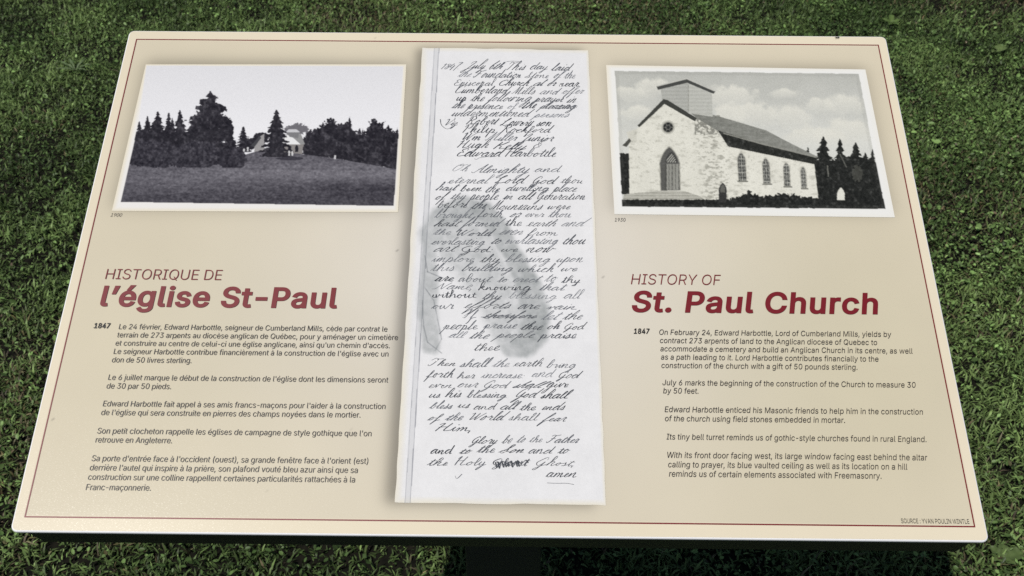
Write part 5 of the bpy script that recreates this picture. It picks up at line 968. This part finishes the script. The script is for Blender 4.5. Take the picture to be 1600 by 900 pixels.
# ------------------------------------------------------------------ handwriting: joined pen strokes, x-height 1
PEN = {
 'a': (1.15, [[(0, .1), (.35, .75), (.72, .98), (.42, 1.0), (.13, .55), (.2, .05), (.5, .1), (.8, .65), (.88, .98), (.8, .4), (.9, .03), (1.15, .2)]]),
 'b': (1.0, [[(0, .1), (.35, 1.0), (.5, 2.0), (.36, 2.4), (.22, 2.0), (.2, .6), (.32, .03), (.62, .1), (.75, .6), (.6, .92), (.68, .75), (1.0, .75)]]),
 'c': (.85, [[(0, .1), (.3, .6), (.62, .92), (.68, .78), (.48, 1.0), (.18, .6), (.24, .1), (.5, .03), (.85, .25)]]),
 'd': (1.2, [[(0, .1), (.35, .75), (.7, .95), (.4, 1.0), (.13, .55), (.2, .06), (.5, .1), (.82, .9), (.98, 2.25), (.85, .7), (.9, .03), (1.2, .2)]]),
 'e': (.8, [[(0, .1), (.4, .42), (.6, .78), (.43, 1.0), (.2, .65), (.25, .13), (.5, .03), (.8, .25)]]),
 'f': (.8, [[(0, .1), (.35, .9), (.6, 2.0), (.5, 2.4), (.36, 2.0), (.25, .5), (.1, -.9), (.02, -1.25), (.2, -1.0), (.3, -.1), (.5, .12), (.8, .25)]]),
 'g': (1.1, [[(0, .1), (.35, .75), (.7, .95), (.4, 1.0), (.13, .55), (.2, .08), (.5, .12), (.8, .9), (.74, 0), (.5, -1.0), (.2, -1.2), (.15, -.85), (.7, -.1), (1.1, .2)]]),
 'h': (1.1, [[(0, .1), (.35, 1.0), (.55, 2.0), (.42, 2.4), (.28, 2.0), (.2, .8), (.15, 0), (.25, .45), (.55, .95), (.74, .85), (.7, .35), (.8, .03), (1.1, .2)]]),
 'i': (.6, [[(0, .1), (.3, .95), (.26, .4), (.34, .03), (.6, .2)], [(.42, 1.55), (.46, 1.65)]]),
 'j': (.6, [[(0, .1), (.3, .95), (.22, 0), (.0, -1.1), (-.2, -1.1), (.3, -.1), (.6, .2)], [(.42, 1.55), (.46, 1.65)]]),
 'k': (1.0, [[(0, .1), (.35, 1.0), (.55, 2.0), (.42, 2.4), (.28, 2.0), (.18, .6), (.15, 0), (.25, .5), (.6, .95), (.65, .7), (.32, .5), (.6, .3), (.75, .03), (1.0, .2)]]),
 'l': (.65, [[(0, .1), (.35, 1.0), (.52, 2.0), (.4, 2.4), (.25, 2.0), (.2, .5), (.3, .03), (.65, .2)]]),
 'm': (1.6, [[(0, .3), (.15, .95), (.18, .5), (.15, 0), (.3, .6), (.55, .98), (.65, .6), (.62, 0), (.78, .6), (1.02, .98), (1.14, .7), (1.1, .3), (1.22, .03), (1.6, .2)]]),
 'n': (1.15, [[(0, .3), (.15, .95), (.18, .5), (.15, 0), (.3, .6), (.58, .98), (.7, .7), (.66, .3), (.78, .03), (1.15, .2)]]),
 'o': (.95, [[(0, .1), (.3, .7), (.5, 1.0), (.2, .7), (.16, .2), (.4, .03), (.66, .45), (.55, .95), (.6, .78), (.95, .75)]]),
 'p': (1.0, [[(0, .2), (.25, 1.1), (.22, .3), (.08, -1.2), (.12, -.5), (.25, .6), (.5, .98), (.7, .6), (.55, .08), (.35, .06), (.7, .05), (1.0, .2)]]),
 'q': (1.0, [[(0, .1), (.35, .75), (.7, .95), (.4, 1.0), (.13, .55), (.2, .08), (.5, .12), (.8, .9), (.7, -.6), (.72, -1.2), (.95, -.4), (1.0, .2)]]),
 'r': (.85, [[(0, .1), (.25, .95), (.3, 1.1), (.42, .88), (.62, .9), (.5, .4), (.56, .03), (.85, .2)]]),
 's': (.75, [[(0, .1), (.32, .8), (.38, 1.1), (.48, .55), (.44, .1), (.2, .02), (.14, .15), (.75, .2)]]),
 't': (.7, [[(0, .1), (.3, .9), (.45, 1.75), (.3, .6), (.34, .03), (.7, .2)], [(.08, 1.25), (.72, 1.34)]]),
 'u': (1.1, [[(0, .2), (.2, .95), (.16, .35), (.28, .03), (.55, .3), (.74, .95), (.7, .35), (.8, .03), (1.1, .2)]]),
 'v': (.95, [[(0, .3), (.16, .95), (.3, .6), (.34, .03), (.6, .5), (.65, .98), (.68, .82), (.95, .8)]]),
 'w': (1.4, [[(0, .3), (.16, .95), (.14, .3), (.28, .03), (.52, .4), (.62, .95), (.6, .3), (.74, .03), (1.0, .5), (1.05, .98), (1.1, .8), (1.4, .78)]]),
 'x': (.95, [[(0, .2), (.25, .95), (.4, .5), (.55, .03), (.95, .2)], [(.7, .98), (.1, 0)]]),
 'y': (1.05, [[(0, .2), (.2, .95), (.16, .35), (.3, .03), (.55, .3), (.74, .95), (.6, -.1), (.35, -1.1), (.1, -1.1), (.3, -.6), (.8, 0), (1.05, .2)]]),
 'z': (.9, [[(0, .3), (.25, .98), (.55, .85), (.2, .05), (.5, .1), (.35, -.9), (.1, -1.0), (.4, -.2), (.9, .2)]]),
 'A': (1.6, [[(-.1, .2), (.3, 0), (.8, 1.2), (1.15, 2.3), (1.1, 1.2), (1.2, .05), (1.6, .2)], [(.5, .8), (1.3, .9)]]),
 'B': (1.4, [[(.3, 2.1), (.2, .9), (.1, 0)], [(-.1, 1.8), (.4, 2.35), (.95, 2.1), (.8, 1.4), (.4, 1.2), (1.0, 1.0), (1.05, .3), (.6, 0), (.2, .15)]]),
 'C': (1.4, [[(1.1, 1.7), (1.15, 2.2), (.8, 2.3), (.3, 1.6), (.15, .7), (.4, .05), (.9, .1), (1.4, .4)]]),
 'E': (1.3, [[(1.0, 1.8), (1.0, 2.25), (.6, 2.3), (.35, 1.8), (.7, 1.3), (.3, 1.1), (.1, .5), (.4, .03), (.9, .15), (1.3, .4)]]),
 'F': (1.4, [[(.6, 2.1), (.5, 1.0), (.3, .2), (0, .1), (-.05, .4)], [(-.1, 1.8), (.2, 2.2), (.8, 2.1), (1.4, 2.3)], [(.25, 1.1), (1.0, 1.2)]]),
 'G': (1.5, [[(1.1, 1.7), (1.1, 2.2), (.8, 2.3), (.3, 1.6), (.15, .7), (.45, .1), (.85, .4), (1.05, 1.1), (.95, 0), (.6, -.9), (.3, -.9), (.9, 0), (1.5, .3)]]),
 'H': (1.7, [[(-.1, 1.7), (.2, 2.2), (.35, 2.2), (.25, 1.0), (.1, 0)], [(1.2, 2.3), (1.0, 1.2), (.95, .1), (1.3, .05), (1.7, .25)], [(.1, 1.0), (.6, 1.25), (1.1, 1.1)]]),
 'J': (1.2, [[(.2, 1.6), (.5, 2.3), (.85, 2.2), (.6, .8), (.3, -.8), (-.1, -1.1), (-.2, -.7), (.5, -.1), (1.2, .25)]]),
 'K': (1.6, [[(.3, 2.2), (.2, 1.0), (.1, 0)], [(1.3, 2.3), (.7, 1.4), (.3, 1.1), (.8, .8), (1.0, .1), (1.6, .2)]]),
 'L': (1.4, [[(.1, 1.5), (.5, 1.5), (.95, 2.1), (.75, 2.35), (.5, 1.6), (.35, .4), (0, .05), (.2, .35), (.8, .02), (1.4, .3)]]),
 'M': (1.9, [[(-.1, .2), (.2, .1), (.5, 1.4), (.65, 2.2), (.7, 1.0), (.75, .05), (1.1, 1.4), (1.3, 2.2), (1.3, 1.0), (1.4, .05), (1.9, .25)]]),
 'N': (1.6, [[(-.1, .2), (.2, .1), (.5, 1.4), (.6, 2.2), (.8, 1.2), (1.0, .05), (1.2, 1.2), (1.6, 2.3)]]),
 'O': (1.4, [[(.7, 2.3), (.2, 1.6), (.15, .4), (.55, .03), (1.05, .8), (1.0, 1.9), (.6, 2.2), (.5, 1.7), (1.4, 2.0)]]),
 'P': (1.3, [[(.4, 2.1), (.3, 1.0), (.1, 0)], [(-.1, 1.6), (.3, 2.3), (.9, 2.3), (1.1, 1.8), (.8, 1.2), (.4, 1.15)]]),
 'R': (1.5, [[(.4, 2.1), (.3, 1.0), (.1, 0)], [(-.1, 1.6), (.3, 2.3), (.9, 2.3), (1.05, 1.8), (.7, 1.3), (.4, 1.15), (.8, .7), (1.0, .05), (1.5, .25)]]),
 'S': (1.3, [[(-.1, .1), (.4, .6), (.9, 1.7), (.9, 2.3), (.6, 2.1), (.7, 1.3), (.85, .6), (.6, .05), (.2, .1), (.1, .4), (1.3, .3)]]),
 'T': (1.4, [[(.75, 2.1), (.65, 1.0), (.4, .1), (.1, .1), (.0, .4)], [(-.1, 1.7), (.2, 2.3), (.8, 2.1), (1.4, 2.4)]]),
 'V': (1.3, [[(-.1, 1.8), (.2, 2.2), (.4, 1.2), (.45, 0), (.9, 1.2), (1.3, 2.3)]]),
 'W': (1.9, [[(-.1, 1.8), (.2, 2.2), (.3, 1.0), (.4, 0), (.85, 1.3), (1.0, 2.1), (.95, 1.0), (1.05, 0), (1.5, 1.3), (1.9, 2.3)]]),
 '1': (.6, [[(.1, 1.7), (.35, 2.1), (.3, 1.0), (.25, 0)]]),
 '8': (.95, [[(.75, 1.8), (.45, 2.1), (.2, 1.7), (.5, 1.1), (.7, .5), (.4, 0), (.12, .4), (.5, 1.1), (.75, 1.8)]]),
 '4': (.95, [[(.3, 2.2), (.12, 1.4), (.0, .8), (.02, .74), (.4, .78), (.85, .8)], [(.66, 1.45), (.5, -.4)]]),
 '7': (.85, [[(.05, 1.9), (.75, 2.0), (.5, 1.0), (.3, -.3)]]),
 '6': (.85, [[(.7, 2.2), (.25, 1.2), (.15, .3), (.45, 0), (.68, .5), (.4, .9), (.2, .6)]]),
 '&': (1.2, [[(1.1, .1), (.6, .9), (.4, 1.6), (.7, 1.9), (.75, 1.4), (.2, .6), (.3, .03), (.8, .3), (1.1, 1.0)]]),
 '.': (.35, [[(.1, .05), (.16, .1)]]), ',': (.35, [[(.12, .1), (.14, -.1), (.05, -.4)]]), ':': (.4, [[(.15, .1), (.2, .16)], [(.2, .8), (.25, .86)]]),
 ' ': (.85, []),
}
# (words, left, right, baseline at the left, ink 0..1); the survey of the page was read in two halves
UP = [("1847. July 6th This day laid", 188, 690, 118, .8), ("the Foundation Stone of the", 250, 706, 151, .75), ("Episcopal Church at or near", 238, 722, 180, .8),
      ("Cumberland Mills and offer", 240, 735, 209, .75), ("up the following prayer in", 246, 712, 239, .8), ("the presence of the pleasing", 230, 706, 267, .7),
      ("undermentioned persons", 228, 682, 298, .75), ("Viz", 200, 262, 330, .85), ("Robert Lowery son", 282, 615, 331, .75), ("Philip Rockford", 272, 612, 359, .85), ("Wm Miller Junior", 265, 622, 389, .7),
      ("Hugh Kelly &", 248, 568, 419, .8), ("Edward Harbottle", 245, 632, 450, .85), ("Oh Almighty and", 225, 648, 508, .7), ("eternal Lord God thou", 216, 735, 550, .85),
      ("hast been the dwelling place", 168, 712, 580, .75), ("of thy people in all Generation", 170, 744, 611, .75), ("before the Mountains were", 175, 690, 645, .8),
      ("brought forth, or ever thou", 168, 692, 679, .65), ("hast formed the earth and", 165, 742, 713, .7), ("the World even from", 160, 642, 746, .75),
      ("everlasting to everlasting thou", 155, 742, 781, .6), ("art God: we now", 160, 625, 812, .9), ("implore thy blessing upon", 155, 735, 849, .7), ("this building which we", 153, 712, 884, .75)]
DN = [("are about to erect to thy", 160, 710, 48, .75), ("Name, knowing that", 155, 650, 79, .7), ("without thy blessing all", 152, 706, 110, .75), ("our efforts are vain.", 152, 695, 149, .75),
      ("If therefore let the", 262, 712, 186, .7), ("people praise thee oh God", 195, 722, 222, .8), ("all the people praise", 212, 690, 258, .75), ("thee", 308, 412, 300, .85),
      ("Then shall the earth bring", 135, 690, 362, .75), ("forth her increase: and God", 133, 702, 402, .7), ("even our God shall give", 140, 660, 440, .8), ("us his blessing. God shall", 137, 662, 478, .8),
      ("bless us and all the ends", 140, 648, 520, .85), ("of the World shall fear", 135, 655, 562, .8), ("Him,", 160, 300, 603, .8), ("Glory be to the Father", 298, 698, 644, .75),
      ("and to the Son and to", 146, 660, 684, .8), ("the Holy Ghost Ghost,", 133, 682, 729, .9), ("amen", 572, 695, 770, .85)]
PEN['I'] = (1.0, [[(.1, .4), (.5, 1.4), (.8, 2.2), (.6, 2.2), (.5, 1.0), (.3, .05), (.0, .2)]])


def smooth(pts, k=5):
    p = np.array(pts, float)
    if len(p) < 3: return np.array([p[0] * (1 - t) + p[-1] * t for t in np.linspace(0, 1, 4)])
    q = np.vstack([2 * p[0] - p[1], p, 2 * p[-1] - p[-2]])
    out = []
    for i in range(1, len(q) - 2):
        for t in np.arange(k) / k:
            a, b, c, d = q[i - 1:i + 3]
            out.append(.5 * ((2 * b) + (c - a) * t + (2 * a - 5 * b + 4 * c - d) * t * t + (3 * b - a - 3 * c + d) * t ** 3))
    out.append(p[-1])
    return np.array(out)


def build_handwriting():
    rr = random.Random(9)
    V, F, C = [], [], []
    zc = 0

    def ribbon(P, wid, ink):
        nonlocal zc
        u, v = to_board(P[:, 0], P[:, 1])
        d = np.gradient(np.column_stack([u, v]), axis=0)
        L = np.maximum(np.linalg.norm(d, axis=1, keepdims=True), 1e-9)
        d = d / L
        nr = np.column_stack([-d[:, 1], d[:, 0]])
        dn = np.clip(-d[:, 1], 0, 1)
        hw = wid * (0.42 + 0.62 * dn ** 1.5)
        b0 = len(V)
        for i in range(len(P)):
            z = (zc % 97) * 3e-6; zc += 1
            V.append((u[i] + nr[i, 0] * hw[i], v[i] + nr[i, 1] * hw[i], z)); V.append((u[i] - nr[i, 0] * hw[i], v[i] - nr[i, 1] * hw[i], z))
            k = min(1, ink * (.80 + .28 * dn[i]))
            g = 172 + (62 - 172) * k
            C.append((g, g + 3, g + 9)); C.append((g, g + 3, g + 9))
            if i:
                a = b0 + 2 * i - 2
                F.append((a, a + 1, a + 3, a + 2))

    def write(txt, x0, x1, y, ink, ox, oy, sc):
        # lay the line out in pen units, then fit it
        strokes, x = [], 0.0
        for wd in txt.split(' '):
            wi = max(.30, min(1, ink + rr.gauss(0, .17)))
            lift = rr.gauss(0, .14); big = rr.uniform(.86, 1.16); lean = rr.gauss(0, .10); nib = rr.uniform(.72, 1.3)
            prev = None
            for ch in wd:
                adv, ss = PEN[ch]
                f = rr.uniform(.86, 1.16)
                hgt = rr.uniform(.84, 1.18)
                for k, s in enumerate(ss):
                    q = [(x + a * f + lean * b + rr.gauss(0, .045), b * (1 if b < 1.2 else .88) * hgt * big + lift + rr.gauss(0, .045)) for a, b in s]
                    if k == 0 and prev is not None and ch.islower():
                        strokes[prev][0].extend(q[1:])
                    else:
                        strokes.append([q, wi, nib])
                        if k == 0: prev = len(strokes) - 1
                if not ch.islower(): prev = None
                x += adv * f
            x += rr.uniform(.75, 1.1)
        allp = np.concatenate([np.array(s[0]) for s in strokes])
        xh = 14.0 / sc                                    # x-height on the page, survey units
        slant = 1.0
        hi = allp[:, 0].max()
        wdt = (x1 - x0) / sc
        ux = (wdt - slant * xh * .6) / hi
        for q, wi, nib in strokes:
            p = smooth(q)
            X = ox + x0 / sc + p[:, 0] * ux + slant * xh * p[:, 1] * .9
            Y = oy + y / sc - p[:, 1] * xh + (X - ox - x0 / sc) * .006
            ribbon(np.column_stack([X, Y]), .00037 * nib * (.8 + .4 * wi), wi)

    for a in UP: write(*a, 610, 60, 2.431)
    for a in DN: write(*a, 610, 420, 2.369)

    def scrawl(x0, y0, x1, y1, n, amp, ink, wid):
        q = [(x0 + (x1 - x0) * i / n + rr.gauss(0, 1), y0 + (y1 - y0) * i / n + (amp if i % 2 else -amp) + rr.gauss(0, .6)) for i in range(n + 1)]
        ribbon(smooth(q), wid, ink)
    # words struck through, the flourish under a name and under the last word
    scrawl(864, 167, 902, 165, 9, 1.6, .7, .0006); scrawl(864, 169, 900, 168, 5, .6, .75, .0006)
    scrawl(757, 494, 832, 495, 11, 1.5, .65, .0006); scrawl(752, 497, 800, 491, 4, .6, .7, .0006)
    scrawl(774, 727, 812, 725, 15, 4.6, .95, .0007); scrawl(774, 724, 826, 721, 9, 2.4, .95, .0007)
    scrawl(856, 755, 896, 756, 3, .2, .8, .0004); scrawl(740, 249, 770, 245, 6, .8, .7, .0003)
    ribbon(smooth([(688, 187), (690, 196), (699, 202), (708, 196), (711, 184)]), .0004, .8)
    ribbon(smooth([(722, 741), (714, 748), (711, 744)]), .0004, .6)
    ribbon(smooth([(786, 98), (800, 96), (815, 97)]), .0003, .7)
    o = mesh_obj('handwriting', V, F, PRINT, page, lin(np.clip(np.array(C), 0, 255)))
    o.location = (0, 0, 0.0002)


build_handwriting()


# ------------------------------------------------------------------ an ant on the far edge of the board
def build_ant():
    prof = [(-2.6, .05), (-2.4, .45), (-1.9, .78), (-1.2, .85), (-.6, .55), (-.25, .16), (-.05, .2), (.25, .42), (.7, .48), (1.1, .32), (1.3, .2), (1.5, .42), (1.9, .58), (2.3, .45), (2.55, .1)]
    u = 0.00098
    V, F, n = [], [], 12
    for a, r in prof:
        for k in range(n):
            t = 2 * math.pi * k / n
            V.append((a * u, r * u * math.cos(t), (.95 + r * .9 * math.sin(t)) * u))
    for i in range(len(prof) - 1):
        for k in range(n):
            j = (k + 1) % n
            F.append((i * n + k, i * n + j, (i + 1) * n + j, (i + 1) * n + k))
    F.append(tuple(range(n))); F.append(tuple(reversed(range((len(prof) - 1) * n, len(prof) * n))))

    def tube(pts, r):
        b0 = len(V)
        for i, p in enumerate(pts):
            for k in range(5):
                t = 2 * math.pi * k / 5
                rr_ = r * (1 - .4 * i / len(pts))
                V.append((p[0] * u + rr_ * u * math.cos(t), p[1] * u + rr_ * u * .5 * math.sin(t), p[2] * u + rr_ * u * math.sin(t)))
        for i in range(len(pts) - 1):
            for k in range(5):
                j = (k + 1) % 5
                F.append((b0 + i * 5 + k, b0 + i * 5 + j, b0 + i * 5 + 5 + j, b0 + i * 5 + 5 + k))
    for sgn in (-1, 1):
        for a, fx in ((.3, -1.4), (.65, .1), (1.0, 1.3)):
            tube([(a, sgn * .35, .8), (a + fx * .45, sgn * 1.1, 1.5), (a + fx * .9, sgn * 1.7, .5), (a + fx * 1.15, sgn * 2.1, .06)], .13)
        tube([(2.3, sgn * .2, 1.2), (2.9, sgn * .7, 1.7), (3.7, sgn * .8, 1.1)], .09)
    m = material('ant_black', (0.012, 0.010, 0.009), 0.35, 0.5, bump=(4000, .1, .0002))
    o = mesh_obj('ant', V, F, m, smooth=True)
    bx, by = to_board(1308, 59.5)
    o.matrix_world = Matrix.Translation(PC) @ Matrix.Rotation(TILT, 4, 'X') @ Matrix.Translation((float(bx), float(by), 0.0002)) @ Matrix.Rotation(R(186), 4, 'Z')
    tag(o, 'tiny black ant walking on the cream far edge of the board near its right end', 'ant')


build_ant()
